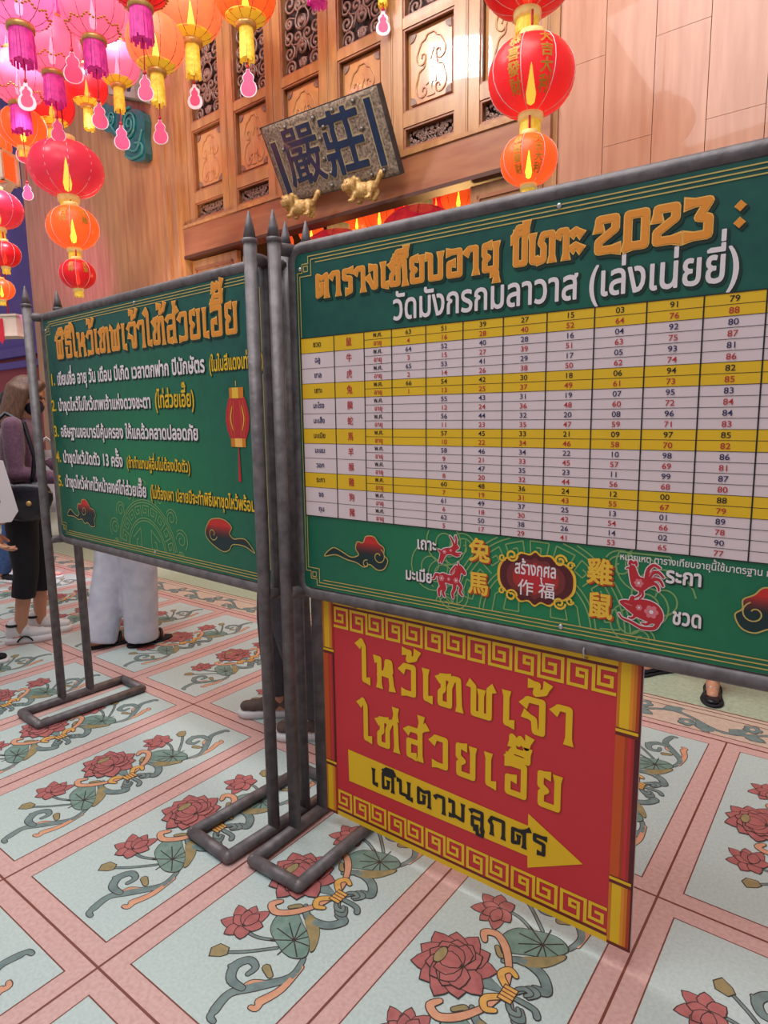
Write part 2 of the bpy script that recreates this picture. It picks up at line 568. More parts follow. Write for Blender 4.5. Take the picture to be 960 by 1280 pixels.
def put_glyphs(items, f, emit, bold):
    for loops in items:
        if bold > .015:                              # heavy faces: ink spreads over the contour
            for l in loops:
                for i in range(len(l)):
                    a, b = l[i - 1], l[i]
                    dx, dy = b[0] - a[0], b[1] - a[1]
                    L = math.hypot(dx, dy)
                    if L < 1e-5: continue
                    dx, dy = dx / L * bold, dy / L * bold
                    e = .45
                    emit([[f(q) for q in ((a[0] - dx * e + dy, a[1] - dy * e - dx), (b[0] + dx * e + dy, b[1] + dy * e - dx), (b[0] + dx * e - dy, b[1] + dy * e + dx), (a[0] - dx * e - dy, a[1] - dy * e + dx))]])
        elif bold:
            loops = [grow(l, bold) for l in loops]
        outer = [l for l in loops if _area(l) > 0]
        holes = [l for l in loops if _area(l) <= 0]
        sets = [[o] for o in outer]
        for h in holes:
            best = None
            for st in sets:
                if _inside(h[0], st[0]) and (best is None or abs(_area(st[0])) < abs(_area(best[0]))):
                    best = st
            if best:
                best.append(h)
        for st in sets:
            emit([[f(p) for p in l] for l in st])
def text(ink, s, u, v, em, key, layer, width=None, bold=0.0, align='l', slant=0.0, squash=1.0):
    """a line of text with its baseline at v; width squeezes it to fit"""
    items, adv = layout(s)
    if not items:
        return
    sx = em * squash if width is None else width / adv
    w = adv * sx
    u0 = u - (w / 2 if align == 'c' else 0)
    put_glyphs(items, lambda p: (u0 + p[0] * sx + p[1] * em * slant, v + p[1] * em), lambda st: ink.poly(st, key, layer), bold)

# ------------------------------------------------------------------ squared display lettering, drawn stroke by stroke
DSP = {
 'ก': (.80, [[(.14, 0), (.14, .58), (.02, .7), (.14, 1), (.66, 1), (.66, 0)]]),
 'ถ': (.80, [[(.0, .02), (.2, .02), (.2, .55), (.04, .7), (.16, 1), (.66, 1), (.66, 0)]]),
 'ต': (.84, [[(.42, .55), (.42, .14), (.12, .02), (.12, 1), (.41, .85), (.7, 1), (.7, 0)]]),
 'ด': (.82, [[(.42, .55), (.42, .14), (.12, .02), (.12, 1), (.68, 1), (.68, 0)]]),
 'ศ': (.82, [[(.38, .5), (.38, .12), (.12, .02), (.12, .85), (.62, .85), (.62, 0)], [(.5, .86), (.82, 1.12)]]),
 'า': (.60, [[(.02, .86), (.12, 1), (.45, 1), (.45, 0)]]),
 'ร': (.62, [[(.52, 1), (.08, 1), (.08, .68), (.46, .62), (.46, .02), (.26, .02)]]),
 'ง': (.60, [[(.16, .96), (.44, .96), (.44, .04), (.3, .04), (.02, .5)]]),
 'เ': (.40, [[(.12, 1), (.12, .04), (.3, .04)]]),
 'ไ': (.42, [[(-.12, 1.34), (.0, 1.5), (.12, 1.3), (.12, .04), (.3, .04)]]),
 'ท': (.90, [[(.0, .88), (.14, 1), (.36, 1)], [(.16, .98), (.16, .54), (.04, .42), (.04, .03), (.40, .03), (.40, .66), (.54, 1), (.74, 1), (.78, 0)]]),
 'ธ': (.76, [[(.64, 1), (.12, 1), (.12, .68), (.62, .68), (.62, .02), (.14, .02), (.14, .38)]]),
 'พ': (.92, [[(.02, 1), (.14, .94), (.14, .03), (.70, .03), (.70, .94), (.80, 1)], [(.42, .03), (.42, .80)]]),
 'ห': (.84, [[(.0, .97), (.14, 1), (.14, 0)], [(.14, .50), (.64, .46), (.70, 0)], [(.46, .64), (.66, .62), (.62, .96), (.48, .96), (.46, .64)]]),
 'ว': (.64, [[(.04, .84), (.14, 1), (.52, 1), (.52, .03), (.10, .03)]]),
 'ย': (.78, [[(.32, 1), (.1, 1), (.1, .62), (.28, .5), (.12, .38), (.12, .02), (.62, .02), (.62, 1)]]),
 'บ': (.80, [[(.0, 1), (.14, 1), (.14, .02), (.64, .02), (.64, 1)]]),
 'ป': (.80, [[(.0, 1), (.14, 1), (.14, .02), (.64, .02), (.64, 1.4)]]),
 'อ': (.80, [[(.32, .52), (.12, .52), (.12, .02), (.64, .02), (.64, 1), (.1, 1)]]),
 'จ': (.76, [[(.06, .84), (.16, 1), (.64, 1), (.64, .03), (.42, .03), (.38, .40), (.10, .50)]]),
 'ล': (.74, [[(.06, .9), (.14, 1), (.58, 1), (.58, 0)], [(.58, .56), (.12, .56), (.12, .02), (.34, .02)]]),
 'ส': (.78, [[(.06, .9), (.14, 1), (.58, 1), (.58, 0)], [(.58, .56), (.12, .56), (.12, .02), (.34, .02)], [(.5, .98), (.8, 1.22)]]),
 'น': (.84, [[(.0, 1), (.14, 1), (.14, .14), (.56, .14)], [(.6, 1), (.6, .14), (.5, .0), (.74, .0)]]),
 'ม': (.82, [[(.0, 1), (.18, 1), (.18, .08), (.02, .08)], [(.18, .16), (.64, .04), (.64, 1)]]),
 'ะ': (.56, [[(.04, .84), (.2, .96), (.44, .8)], [(.04, .28), (.2, .4), (.44, .24)]]),
 '2': (.80, [[(.08, .72), (.08, 1), (.62, 1), (.62, .66), (.08, .3), (.08, .02), (.68, .02)]]),
 '0': (.80, [[(.1, .02), (.64, .02), (.64, 1), (.1, 1), (.1, .02)]]),
 '3': (.80, [[(.06, 1), (.64, 1), (.36, .56), (.64, .5), (.64, .02), (.06, .02)]]),
 ' ': (.45, []),
}
DSP_UP = {'ี': [[(-.66, 1.2), (-.06, 1.2), (-.06, 1.56)], [(-.66, 1.2), (-.54, 1.44), (-.1, 1.44)]],
          'ิ': [[(-.66, 1.2), (-.06, 1.2)], [(-.66, 1.2), (-.5, 1.42), (-.12, 1.42), (-.06, 1.2)]]}
DSP_TONE = {'่': [[(-.16, 1.18), (-.16, 1.5)]],
            '้': [[(-.5, 1.52), (-.28, 1.52), (-.34, 1.24), (-.06, 1.34), (.02, 1.56)]],
            '๊': [[(-.56, 1.2), (-.56, 1.46), (-.36, 1.28), (-.3, 1.46), (-.1, 1.22), (-.02, 1.52)]]}
DSP_LOW = {'ุ': [[(-.3, -.14), (-.14, -.14), (-.14, -.44)]],
           'ู': [[(-.5, -.16), (-.38, -.16), (-.38, -.44), (-.14, -.44), (-.14, -.14)]]}
def display(ink, s, u, v, h, width, passes, track=.06):
    """passes: (stroke width, key, layer, du, dv)"""
    x = 0.0
    strokes = []
    diamonds = []
    up = False
    for ch in s:
        if ch in DSP:
            w, st = DSP[ch]
            strokes += [[(p[0] + x, p[1]) for p in q] for q in st]
            x += w + track
            up = False
        elif ch == ':':
            diamonds += [(x + .2, .82), (x + .2, .25)]
            x += .5
        else:
            st = DSP_UP.get(ch) or DSP_TONE.get(ch) or DSP_LOW.get(ch)
            if not st:
                continue
            st = [[(p[0] - track, p[1]) for p in q] for q in st]
            dy = .44 if (ch in DSP_TONE and up) else 0
            strokes += [[(p[0] + x, p[1] + dy) for p in q] for q in st]
            up = up or ch in DSP_UP
    k = width / x
    for (sw, key, layer, du, dv) in passes:
        for q in strokes:
            pts = [(u + du + p[0] * k, v + dv + p[1] * h) for p in q]
            ink.line(pts, sw, key, layer)
            for end, nxt in ((pts[0], pts[1]), (pts[-1], pts[-2])):   # flared ends
                dx, dy = end[0] - nxt[0], end[1] - nxt[1]
                L = math.hypot(dx, dy) or 1
                dx, dy = dx / L, dy / L
                e = sw * 0.5
                a = (end[0] + dx * e, end[1] + dy * e)
                b = (end[0] - dx * sw * .7, end[1] - dy * sw * .7)
                nx, ny = -dy, dx
                ink.poly([[(a[0] - nx * sw * .78, a[1] - ny * sw * .78), (a[0] + nx * sw * .78, a[1] + ny * sw * .78), (b[0] + nx * sw * .48, b[1] + ny * sw * .48), (b[0] - nx * sw * .48, b[1] - ny * sw * .48)]], key, layer)
        for (dx_, dy_) in diamonds:
            c = (u + du + dx_ * k, v + dv + dy_ * h)
            r = h * .16 + sw * .3
            ink.poly([[(c[0] - r, c[1]), (c[0], c[1] - r), (c[0] + r, c[1]), (c[0], c[1] + r)]], key, layer)

# ------------------------------------------------------------------ floor: pink terrazzo bands around pale panels inlaid with lotus sprays
LX, LY, TX, TY = -0.365, 0.656, 0.4985, 1.01
def build_floor():
    fl = MB()
    fl.box(-14, 5, -5, 2.676, -0.12, 0.0, 'terrazzo_pink')
    fl.box(-14, 5, 2.676, 2.955, -0.12, 0.0, 'terrazzo_cream')
    fl.box(-14, 5, 2.955, 5.2, -0.12, 0.0, 'terrazzo_plain')
    floor = tag(fl.build('floor'), kind='structure')
    ln = Ink(0.0002, flip=True)
    for k in range(-27, 11):
        x = LX + TX * k
        ln.rect(x - .003, -4.4, x + .003, 2.676, 'inlay_brown', 2)
    for k in range(-5, 3):
        y = LY + TY * k
        ln.rect(-14, y - .003, 5, y + .003, 'inlay_brown', 2)
    for y, w in ((2.676, .008), (2.715, .005), (2.885, .005), (2.925, .006), (2.955, .008)):
        ln.rect(-14, y - w / 2, 5, y + w / 2, 'inlay_brown', 2)
    ln.rect(-14, 2.679, 5, 2.712, 'terrazzo_pink', 1)
    ln.build('inlay_lines', floor)
    # running vine of the border
    b = Ink(0.0002, flip=True)
    def ol(pts, w, key, layer):
        ws = w if isinstance(w, list) else [w] * len(pts)
        b.line(pts, [q + .006 for q in ws], 'inlay_dark', layer)
        b.line(pts, ws, key, layer + .5)
    def leaf(x, y, a, L, W, key='inlay_slate'):
        c, s_ = math.cos(a), math.sin(a)
        sh = [(0, 0), (.25, .5), (.55, .42), (.85, .2), (1, 0), (.8, -.3), (.5, -.5), (.2, -.4)]
        P = [(x + (p[0] * L) * c - (p[1] * W) * s_, y + (p[0] * L) * s_ + (p[1] * W) * c) for p in sh]
        b.poly([[(x + (p[0] - x) * 1.0 + (.003 if i in (2, 3, 4) else -.003), p[1] + (.003 if i < 4 else -.003)) for i, p in enumerate(P)]], 'inlay_dark', 4)
        b.poly([smooth(P, 3, True)], key, 5)
    k = 0
    x = 0.0
    per = .42
    path = [(x + i * per / 12, 2.80 + .045 * math.sin(2 * PI * i / 12)) for i in range(13)]
    ol(path, .013, 'inlay_slate', 1)
    for (px, py, a, L, W) in ((.06, 2.84, .6, .09, .05), (.13, 2.84, 2.4, .07, .04), (.2, 2.80, -.9, .10, .05), (.27, 2.765, -2.2, .06, .04), (.33, 2.76, .9, .09, .05), (.38, 2.78, -.3, .08, .05)):
        leaf(px, py, a, L, W)
    for (cx, cy) in ((.17, 2.765), (.40, 2.845)):
        for j in range(5):
            b.disc(cx + .02 * math.cos(j * 1.257), cy + .02 * math.sin(j * 1.257), .018, 'inlay_dark', 6, 8)
            b.disc(cx + .02 * math.cos(j * 1.257), cy + .02 * math.sin(j * 1.257), .015, 'inlay_slate', 7, 8)
        b.disc(cx, cy, .010, 'terrazzo_cream', 8, 8)
    first = b.build('border_vine', floor)
    for i in range(1, 26):
        o = first.copy(); COL.objects.link(o); o.parent = floor
        o.location = (1.4 - i * per, 0, 0)
    first.location = (1.4, 0, 0)
    # one panel, mirrored about its middle
    p = Ink(0.0002, flip=True)
    p.rect(.052, .050, .446, .960, 'inlay_brown', 1)
    p.rect(.0555, .0535, .4425, .9565, 'terrazzo_green', 2)
    OW = .0052
    def mir(pts): return [(q[0], 1.01 - q[1]) for q in pts]
    def stroke(pts, w, key, layer, both=True):
        pts = smooth(pts, 4)
        n = len(pts)
        if isinstance(w, (list, tuple)):
            ws = [w[min(int(i / (n - 1) * (len(w) - 1)), len(w) - 2)] * (1 - (i / (n - 1) * (len(w) - 1)) % 1 if i < n - 1 else 0) + w[min(int(i / (n - 1) * (len(w) - 1)), len(w) - 2) + 1] * ((i / (n - 1) * (len(w) - 1)) % 1 if i < n - 1 else 1) for i in range(n)]
        else:
            ws = [w] * n
        for q in ((pts, mir(pts)) if both else (pts,)):
            p.line(q, [a + OW for a in ws], 'inlay_dark', layer)
            p.disc(q[-1][0], q[-1][1], ws[-1] / 2 + OW / 2, 'inlay_dark', layer, 8)
            p.disc(q[0][0], q[0][1], ws[0] / 2 + OW / 2, 'inlay_dark', layer, 8)
            p.line(q, ws, key, layer + .5)
            p.disc(q[-1][0], q[-1][1], ws[-1] / 2, key, layer + .5, 8)
            p.disc(q[0][0], q[0][1], ws[0] / 2, key, layer + .5, 8)
    def shape(pts, key, layer, both=True, sm=True):
        q0 = smooth(pts, 3, True) if sm else pts
        cx = sum(a[0] for a in q0) / len(q0); cy = sum(a[1] for a in q0) / len(q0)
        R = max(math.hypot(a[0] - cx, a[1] - cy) for a in q0)
        big = [(cx + (a[0] - cx) * (1 + OW * .7 / R), cy + (a[1] - cy) * (1 + OW * .7 / R)) for a in q0]
        for f in ((lambda z: z, mir) if both else (lambda z: z,)):
            p.poly([f(big)], 'inlay_dark', layer)
            p.poly([f(q0)], key, layer + .5)
    def petal(cx, cy, a, L, W, key, layer, both):
        c, s_ = math.cos(a), math.sin(a)
        sh = [(.02, -.16), (.30, -.42), (.60, -.50), (.84, -.28), (1, 0), (.84, .28), (.60, .50), (.30, .42), (.02, .16)]
        P = [(cx + q[0] * L * c - q[1] * W * s_, cy + q[0] * L * s_ + q[1] * W * c) for q in sh]
        shape(P, key, layer, both, False)
    # tail scrolls
    stroke([(.375, .305), (.386, .25), (.34, .186), (.306, .14), (.312, .092)], [.010, .016, .022, .018, .020], 'inlay_slate', 3)
    stroke([(.318, .165), (.280, .165), (.258, .195), (.272, .226), (.300, .222), (.300, .198)], [.014, .020, .022, .018, .014, .010], 'inlay_slate', 4)
    stroke([(.388, .285), (.392, .215), (.376, .165)], [.010, .016, .020], 'inlay_salmon', 3)
    stroke([(.345, .225), (.322, .235)], [.012, .018], 'inlay_olive', 5)
    stroke([(.312, .100), (.316, .078), (.332, .074)], [.016, .014, .010], 'inlay_slate', 3)
    stroke([(.376, .170), (.382, .150), (.370, .144)], [.016, .014, .010], 'inlay_salmon', 3)
    stroke([(.350, .205), (.326, .190), (.318, .176)], [.012, .012, .008], 'inlay_salmon', 2.6)
    stroke([(.262, .200), (.248, .188)], [.014, .008], 'inlay_slate', 4)
    # bud and its stalk, little lotus and its stalk
    stroke([(.205, .205), (.250, .240), (.300, .290)], .006, 'inlay_slate', 3)
    shape([(.186, .178), (.172, .196), (.180, .216), (.205, .220), (.216, .205), (.208, .192)], 'inlay_olive', 5, True, False)
    stroke([(.195, .280), (.240, .285), (.292, .312)], .006, 'inlay_slate', 3)
    for i, (a, L) in enumerate(((-2.75, .062), (2.6, .070), (1.9, .064), (1.25, .072), (-1.9, .050), (-.9, .045), (.5, .05))):
        petal(.178, .290, a, L, .036, 'inlay_rose', 6 + i * .6, True)
    for i, (a, L) in enumerate(((3.0, .045), (2.2, .048), (1.5, .046))):
        petal(.182, .290, a, L, .030, 'inlay_rose', 11 + i * .6, True)
    # lily pad with veins and its folded edge
    shape([(.290, .300), (.248, .318), (.228, .355), (.236, .388), (.262, .398), (.300, .380), (.345, .355), (.374, .315), (.352, .292), (.320, .290)], 'inlay_teal', 7)
    for a in (.2, .9, 1.5, 2.0, 2.5, 3.1, 3.8, -1.6, -.6):
        c0 = (.318, .330)
        e = (c0[0] + .062 * math.cos(a) * (.8 if abs(a) < 1 else 1), c0[1] + .055 * math.sin(a))
        for f in (lambda z: z, mir):
            p.line(f([c0, e]), .0032, 'inlay_dark', 9)
    shape([(.290, .414), (.318, .410), (.352, .386), (.376, .344), (.372, .330), (.350, .352), (.322, .372), (.296, .392)], 'inlay_olive', 9)
    # scrolls beside the knot
    stroke([(.300, .492), (.284, .445), (.252, .395), (.215, .368), (.186, .380), (.198, .402)], [.010, .014, .018, .018, .018, .012], 'inlay_salmon', 10)
    stroke([(.262, .430), (.296, .404), (.350, .412), (.378, .448), (.352, .456)], [.010, .018, .022, .022, .016], 'inlay_slate', 9)
    stroke([(.300, .490), (.274, .466), (.286, .444), (.306, .452)], [.014, .016, .014, .010], 'inlay_gold', 12)
    stroke([(.325, .488), (.345, .462), (.364, .466), (.352, .486)], [.010, .012, .012, .008], 'inlay_slate', 10)
    stroke([(.322, .482), (.336, .470), (.352, .474), (.344, .486)], [.008, .010, .010, .006], 'inlay_slate', 11)
    stroke([(.232, .402), (.250, .420), (.262, .408)], [.010, .012, .008], 'inlay_olive', 9)
    # middle: great lotus, leaf, knot
    shape([(.235, .530), (.306, .505), (.235, .480)], 'inlay_slate', 8, False, False)
    stroke([(.330, .505), (.372, .505), (.386, .492)], [.010, .012, .014], 'inlay_slate', 10, False)
    n = 0
    for i in range(11):
        a = .38 + i * (2 * PI - .76) / 10
        petal(.172, .505, a, .092 if i % 2 else .100, .062, 'inlay_rose', 12 + i * .5, False)
    for i in range(9):
        a = .9 + i * (2 * PI - 1.8) / 8
        petal(.175, .505, a, .068, .056, 'inlay_rose', 20 + i * .5, False)
    for i, a in enumerate((1.9, 4.4, 2.5, 3.8, 3.14)):
        petal(.190, .505, a, .062, .044, 'inlay_rose', 26 + i * .5, False)
    shape([(.135 + .012 * math.cos(t * .9), .505 + .024 * math.sin(t * .9)) for t in range(7)], 'inlay_olive', 30, False)
    shape([(.296, .486), (.326, .486), (.326, .524), (.296, .524)], 'inlay_gold', 14, False, False)
    for q in (.495, .505, .515):
        p.line([(.296, q), (.326, q)], .003, 'inlay_brown', 16)
    base = p.build('inlaid_panel', floor)
    first = True
    for r in range(-3, 2):
        for c in range(-19, 4):
            if r == -3 and c < -8:
                continue
            o = base if first else base.copy()
            if not first:
                COL.objects.link(o); o.parent = floor
            first = False
            o.location = (LX + TX * (c - 1), LY + TY * r, 0)
    return floor
build_floor()

# ------------------------------------------------------------------ temple front: local axes s (along the wall), depth (into it), z
WP, WR = (-1.84, 4.4, 0), -0.035
_wc, _ws = math.cos(WR), math.sin(WR)
def wall_at(s, d, z):
    return Vector((WP[0] + s * _wc - d * _ws, WP[1] + s * _ws + d * _wc, z))
def wb(mb, name, kind='structure', parent=None):
    if parent:
        return tag(mb.build(name, parent), kind=kind)
    return tag(mb.build(name, None, WP, WR), kind=kind)
COLS = [-4.03 + .685 * i for i in range(6)]
PW = .475
def build_wall():
    # right: tall planks with staggered joints
    mb = MB()
    mb.box(0.0, 5.0, .03, .30, 0, 7.4, 'wood_dark')
    for i in range(17):
        x0 = i * .305 - .002
        zs = [0.0, 1.1, 3.50, 5.9, 7.4] if i % 2 == 0 else [0.0, 2.955, 5.2, 7.4]
        for a, b in zip(zs[:-1], zs[1:]):
            mb.box(x0 + .002, x0 + .303, .0, .04, a + .0012, b - .0012, 'wood_plank')
    mb.box(-.035, -.002, -.014, .1, 0, 7.4, 'wood_frame')
    wb(mb, 'wall_right')
    # left: planks and the post beside the doorway
    mb = MB()
    mb.box(-8.06, -4.5, .03, .30, 0, 8.2, 'wood_dark')
    x = -8.06
    k = 0
    while x < -4.54:
        w = min(.44, -4.54 - x)
        mb.box(x + .002, x + w - .002, .0, .04, 0, 8.2, 'wood_plank_left')
        x += .44; k += 1
    wb(mb, 'wall_left')
    mb = MB()
    mb.box(-4.55, -4.2, -.05, .3, 0, 8.2, 'wood_frame')
    mb.box(-4.50, -4.44, -.075, -.05, 0, 8.2, 'wood_frame')
    mb.box(-4.30, -4.25, -.075, -.05, 0, 8.2, 'wood_frame')
    wb(mb, 'trim_1')
    # beam over the doorway
    mb = MB()
    mb.box(-4.2, -.035, -.05, .10, 2.985, 3.285, 'wood_beam')
    mb.box(-4.2, -.035, -.065, -.05, 3.262, 3.29, 'wood_frame')
    mb.box(-4.2, -.035, -.06, .08, 2.955, 2.985, 'wood_line')
    wb(mb, 'trim_2')
    # panelled transom
    mb = MB()
    mb.box(-4.2, -.035, .09, .12, 3.29, 7.4, 'wood_dark')
    xs = [-4.2] + [c for c in COLS] + [-.035]
    edges = [(-4.2, COLS[0])] + [(COLS[i] + PW, COLS[i + 1]) for i in range(5)] + [(COLS[5] + PW, -.035)]
    for a, b in edges:
        mb.box(a, b, -.012, .09, 3.29, 7.4, 'wood_frame')
        m = (a + b) / 2
        mb.box(m - .012, m + .012, -.020, -.012, 3.29, 7.4, 'wood_frame')
        mb.box(m - .002, m + .002, -.0206, -.020, 3.29, 7.4, 'wood_line')
    for c in COLS:
        for z0, z1 in ((3.29, 3.335), (3.495, 3.60), (4.195, 4.27), (5.60, 7.4)):
            mb.box(c, c + PW, -.006, .09, z0, z1, 'wood_frame')
        for z0, z1 in ((3.335, 3.495), (3.60, 4.195), (4.27, 5.60)):
            for (x0, x1, y0, y1) in ((c, c + .016, z0, z1), (c + PW - .016, c + PW, z0, z1), (c + .016, c + PW - .016, z0, z0 + .016), (c + .016, c + PW - .016, z1 - .016, z1)):
                mb.box(x0, x1, .002, .02, y0, y1, 'wood_beam')
    transom = wb(mb, 'wall_back')
    # open scroll carving, upper (one pattern, mirrored) and lower bands
    rnd = random.Random(5)
    def scrolls(w, h, n, r0, r1, t):
        m = MB()
        done = []
        tries = 0
        while len(done) < n and tries < 4000:
            tries += 1
            r = rnd.uniform(r0, r1)
            x, z = rnd.uniform(r * .8, w / 2 + r * .2), rnd.uniform(r * .8, h - r * .8)
            if any(math.hypot(x - a, z - b) < (r + c) * .86 for a, b, c in done):
                continue
            done.append((x, z, r))
        for (x, z, r) in done:
            a0 = rnd.uniform(0, 6.28); tn = rnd.choice((-1, 1)) * rnd.uniform(1.1, 1.6)
            sp = spiral(x, z, r * 1.02, r * .22, a0, tn, 16)
            tail = [(x + r * 1.5 * math.cos(a0 - .5 * (1 if tn > 0 else -1)), z + r * 1.5 * math.sin(a0 - .5 * (1 if tn > 0 else -1)))]
            pts = [(min(max(q[0], .012), w - .012), min(max(q[1], .012), h - .012)) for q in tail + sp]
            for mir in (0, 1):
                P = [(w - q[0] if mir else q[0], 0, q[1]) for q in pts]
                m.tube(P, [t * (.7 + .5 * min(1, i / 5)) for i in range(len(P))], 'carving', 6)
                m.ball((P[-1][0], 0, P[-1][2]), t * 1.7, t * 1.4, t * 1.7, 'carving', 7, 5)
        for i in range(max(3, n // 5)):
            z = (i + .5) * h / max(3, n // 5)
            m.ball((w / 2, 0, z), r0 * .5, t * 1.3, r0 * .8, 'carving', 8, 6)
        return m
    up = scrolls(PW - .03, 1.30, 44, .040, .085, .0105)
    lo = scrolls(PW - .03, .128, 26, .014, .026, .0050)
    o1 = o2 = o3 = None
    for c in COLS:
        if o1 is None:
            o1 = up.build('carved_lattice', transom); o2 = lo.build('carved_band', transom)
            a, b = o1, o2
        else:
            a, b = o1.copy(), o2.copy()
            for q in (a, b):
                COL.objects.link(q); q.parent = transom
        a.location = (c + .015, .045, 4.285)
        b.location = (c + .015, .045, 3.351)
    # relief panels
    pn = MB()
    W, Hh = PW - .03, .565
    pn.box(0, W, .03, .06, 0, Hh, 'wood_panel')
    pn.box(.035, W - .035, .012, .03, .035, Hh - .035, 'wood_panel')
    fw, fh = W - .07, Hh - .07
    def N(q): return (.035 + q[0] * fw, .010, .035 + q[1] * fh)
    half = [(.50, .93), (.42, .93), (.36, .87), (.27, .84), (.20, .75), (.15, .66), (.18, .57), (.28, .53), (.36, .58), (.36, .66), (.29, .67), (.27, .62)]
    half2 = [(.36, .56), (.33, .48), (.22, .44), (.17, .34), (.13, .24), (.16, .13), (.27, .07), (.37, .10), (.38, .18), (.31, .20), (.29, .15)]
    for hh in (half, half2):
        for mir in (0, 1):
            P = [N((1 - q[0] if mir else q[0], q[1])) for q in smooth(hh, 4)]
            pn.tube(P, .0042, 'wood_line', 6)
            pn.tube([(q[0] + .004, q[1] - .002, q[2] - .003) for q in P], .0045, 'wood_panel', 6)
    spade = smooth([(.5, .50), (.44, .40), (.36, .30), (.38, .22), (.46, .24), (.47, .14), (.40, .06), (.60, .06), (.53, .14), (.54, .24), (.62, .22), (.64, .30), (.56, .40)], 3, True)
    pn.prism([(.035 + a * fw, .035 + b * fh) for a, b in spade], .004, .012, 'wood_panel')
    tip = smooth([(.5, .80), (.42, .70), (.46, .64), (.5, .56), (.54, .64), (.58, .70)], 3, True)
    pn.prism([(.035 + a * fw, .035 + b * fh) for a, b in tip], .004, .012, 'wood_panel')
    for cx, cz, a0 in ((0, 0, 0), (1, 0, 90), (1, 1, 180), (0, 1, 270)):
        arc = [(cx * fw + .035 + .055 * math.cos(math.radians(a0 + i * 15)), cz * fh + .035 + .055 * math.sin(math.radians(a0 + i * 15))) for i in range(7)]
        pn.prism(arc + [(cx * fw + .035, cz * fh + .035)], .005, .012, 'carving')
    for c in COLS:
        if o3 is None:
            o3 = pn.build('relief_panel', transom); a = o3
        else:
            a = o3.copy(); COL.objects.link(a); a.parent = transom
        a.location = (c + .015, .02, 3.615)
    # hall behind the doorway
    mb = MB()
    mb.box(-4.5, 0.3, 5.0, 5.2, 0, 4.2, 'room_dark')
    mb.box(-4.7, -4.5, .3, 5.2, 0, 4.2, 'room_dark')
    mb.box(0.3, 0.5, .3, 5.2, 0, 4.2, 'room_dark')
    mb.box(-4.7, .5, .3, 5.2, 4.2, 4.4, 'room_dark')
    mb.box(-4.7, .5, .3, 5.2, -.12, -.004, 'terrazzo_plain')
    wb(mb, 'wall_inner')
    # open door leaves at both sides of the doorway
    for n_, (x0, x1) in ((1, (-4.17, -3.42)), (2, (-.69, -.05))):
        d = MB()
        d.box(x0, x1, .02, .07, 0.02, 2.94, 'wood_frame')
        for z0, z1 in ((2.60, 2.86), (1.25, 2.48), (.15, 1.12)):
            for a, b, p, q in ((x0 + .06, x1 - .06, z0, z0 + .025), (x0 + .06, x1 - .06, z1 - .025, z1), (x0 + .06, x0 + .085, z0, z1), (x1 - .085, x1 - .06, z0, z1)):
                d.box(a, b, .005, .02, p, q, 'wood_beam')
            d.box(x0 + .11, x1 - .11, .012, .02, z0 + .05, z1 - .05, 'carving')
        wb(d, 'door_%d' % n_)
    # far left: lower wing with its lintels and red wall
    mb = MB()
    mb.box(-13.5, -8.06, 1.1, 1.3, 2.50, 8.2, 'recess_violet')
    mb.box(-8.06, -8.0, .30, 1.3, 0, 8.2, 'wood_plank_left')
    mb.box(-13.5, -8.06, .95, 1.1, 2.46, 2.62, 'recess_violet')
    mb.box(-13.5, -8.06, 1.0, 1.1, 2.26, 2.38, 'recess_violet')
    mb.box(-13.5, -8.06, 1.1, 1.3, 0, 2.50, 'red_lacquer')
    wb(mb, 'wall_far')
    # ceiling high above
    mb = MB()
    mb.box(-14, 5, -5, 6.5, 8.6, 8.75, 'ceiling_wood')
    for i in range(10):
        mb.box(-14, 5, -4.6 + i * 1.0, -4.45 + i * 1.0, 8.4, 8.6, 'ceiling_wood')
    tag(mb.build('ceiling'), kind='structure')
build_wall()

# ------------------------------------------------------------------ sign stands of welded pipe
PR = .0185
def make_stand(label, loc, rotz, W, zlo, zhi, lname):
    t = thing('sign_stand', label, 'sign', loc, rotz, None)
    for side, sx in ((0, 1), (1, -1)):
        u = 0.0 if side == 0 else W
        for y in (-.063, .066):
            p = MB()
            p.tube([(u, y, .018), (u, y, 1.752)], PR, 'pipe_steel', 12)
            p.lathe([(PR * 1.12, 1.742), (PR * 1.12, 1.756), (PR * .86, 1.757)], 'pipe_steel', 12, (u, y, 0))
            po = p.build('post', t)
            s = MB()
            s.lathe([(PR * .98, 1.757), (PR * .7, 1.785), (.002, 1.828), (0, 1.829)], 'pipe_steel', 12, (u, y, 0))
            s.build('spike', po)
        f = MB()
        x1 = u + sx * .178
        r = .018
        c = [(u, -.236, PR), (x1, -.236, PR), (x1, .228, PR), (u, .228, PR)]
        for i in range(4):
            a, b = Vector(c[i]), Vector(c[(i + 1) % 4])
            f.tube([a, b], PR, 'pipe_steel', 12)
            f.ball(a, PR, PR, PR, 'pipe_steel', 12, 8)
        f.build('foot', t)
    fr = MB()
    R = .035
    u0, u1 = .014, W - .014
    pts = []
    for cx, cz, a0 in ((u1 - R, zlo + R, -90), (u1 - R, zhi - R, 0), (u0 + R, zhi - R, 90), (u0 + R, zlo + R, 180)):
        for i in range(5):
            a = math.radians(a0 + i * 22.5)
            pts.append((cx + R * math.cos(a), 0, cz + R * math.sin(a)))
    fr.tube(pts, PR, 'pipe_steel', 12, closed=True)
    for z in (zlo, zhi):
        for u in (u0 - .014, u1 + .014):
            fr.tube([(u, -.063, z), (u, -.03, z), (u + (.014 if u < W / 2 else -.014), .0, z)], PR * .95, 'pipe_steel', 10)
            fr.tube([(u, .066, z), (u + (.014 if u < W / 2 else -.014), 0, z)], PR * .9, 'pipe_steel', 10)
    fr.build('frame', t)
    return t

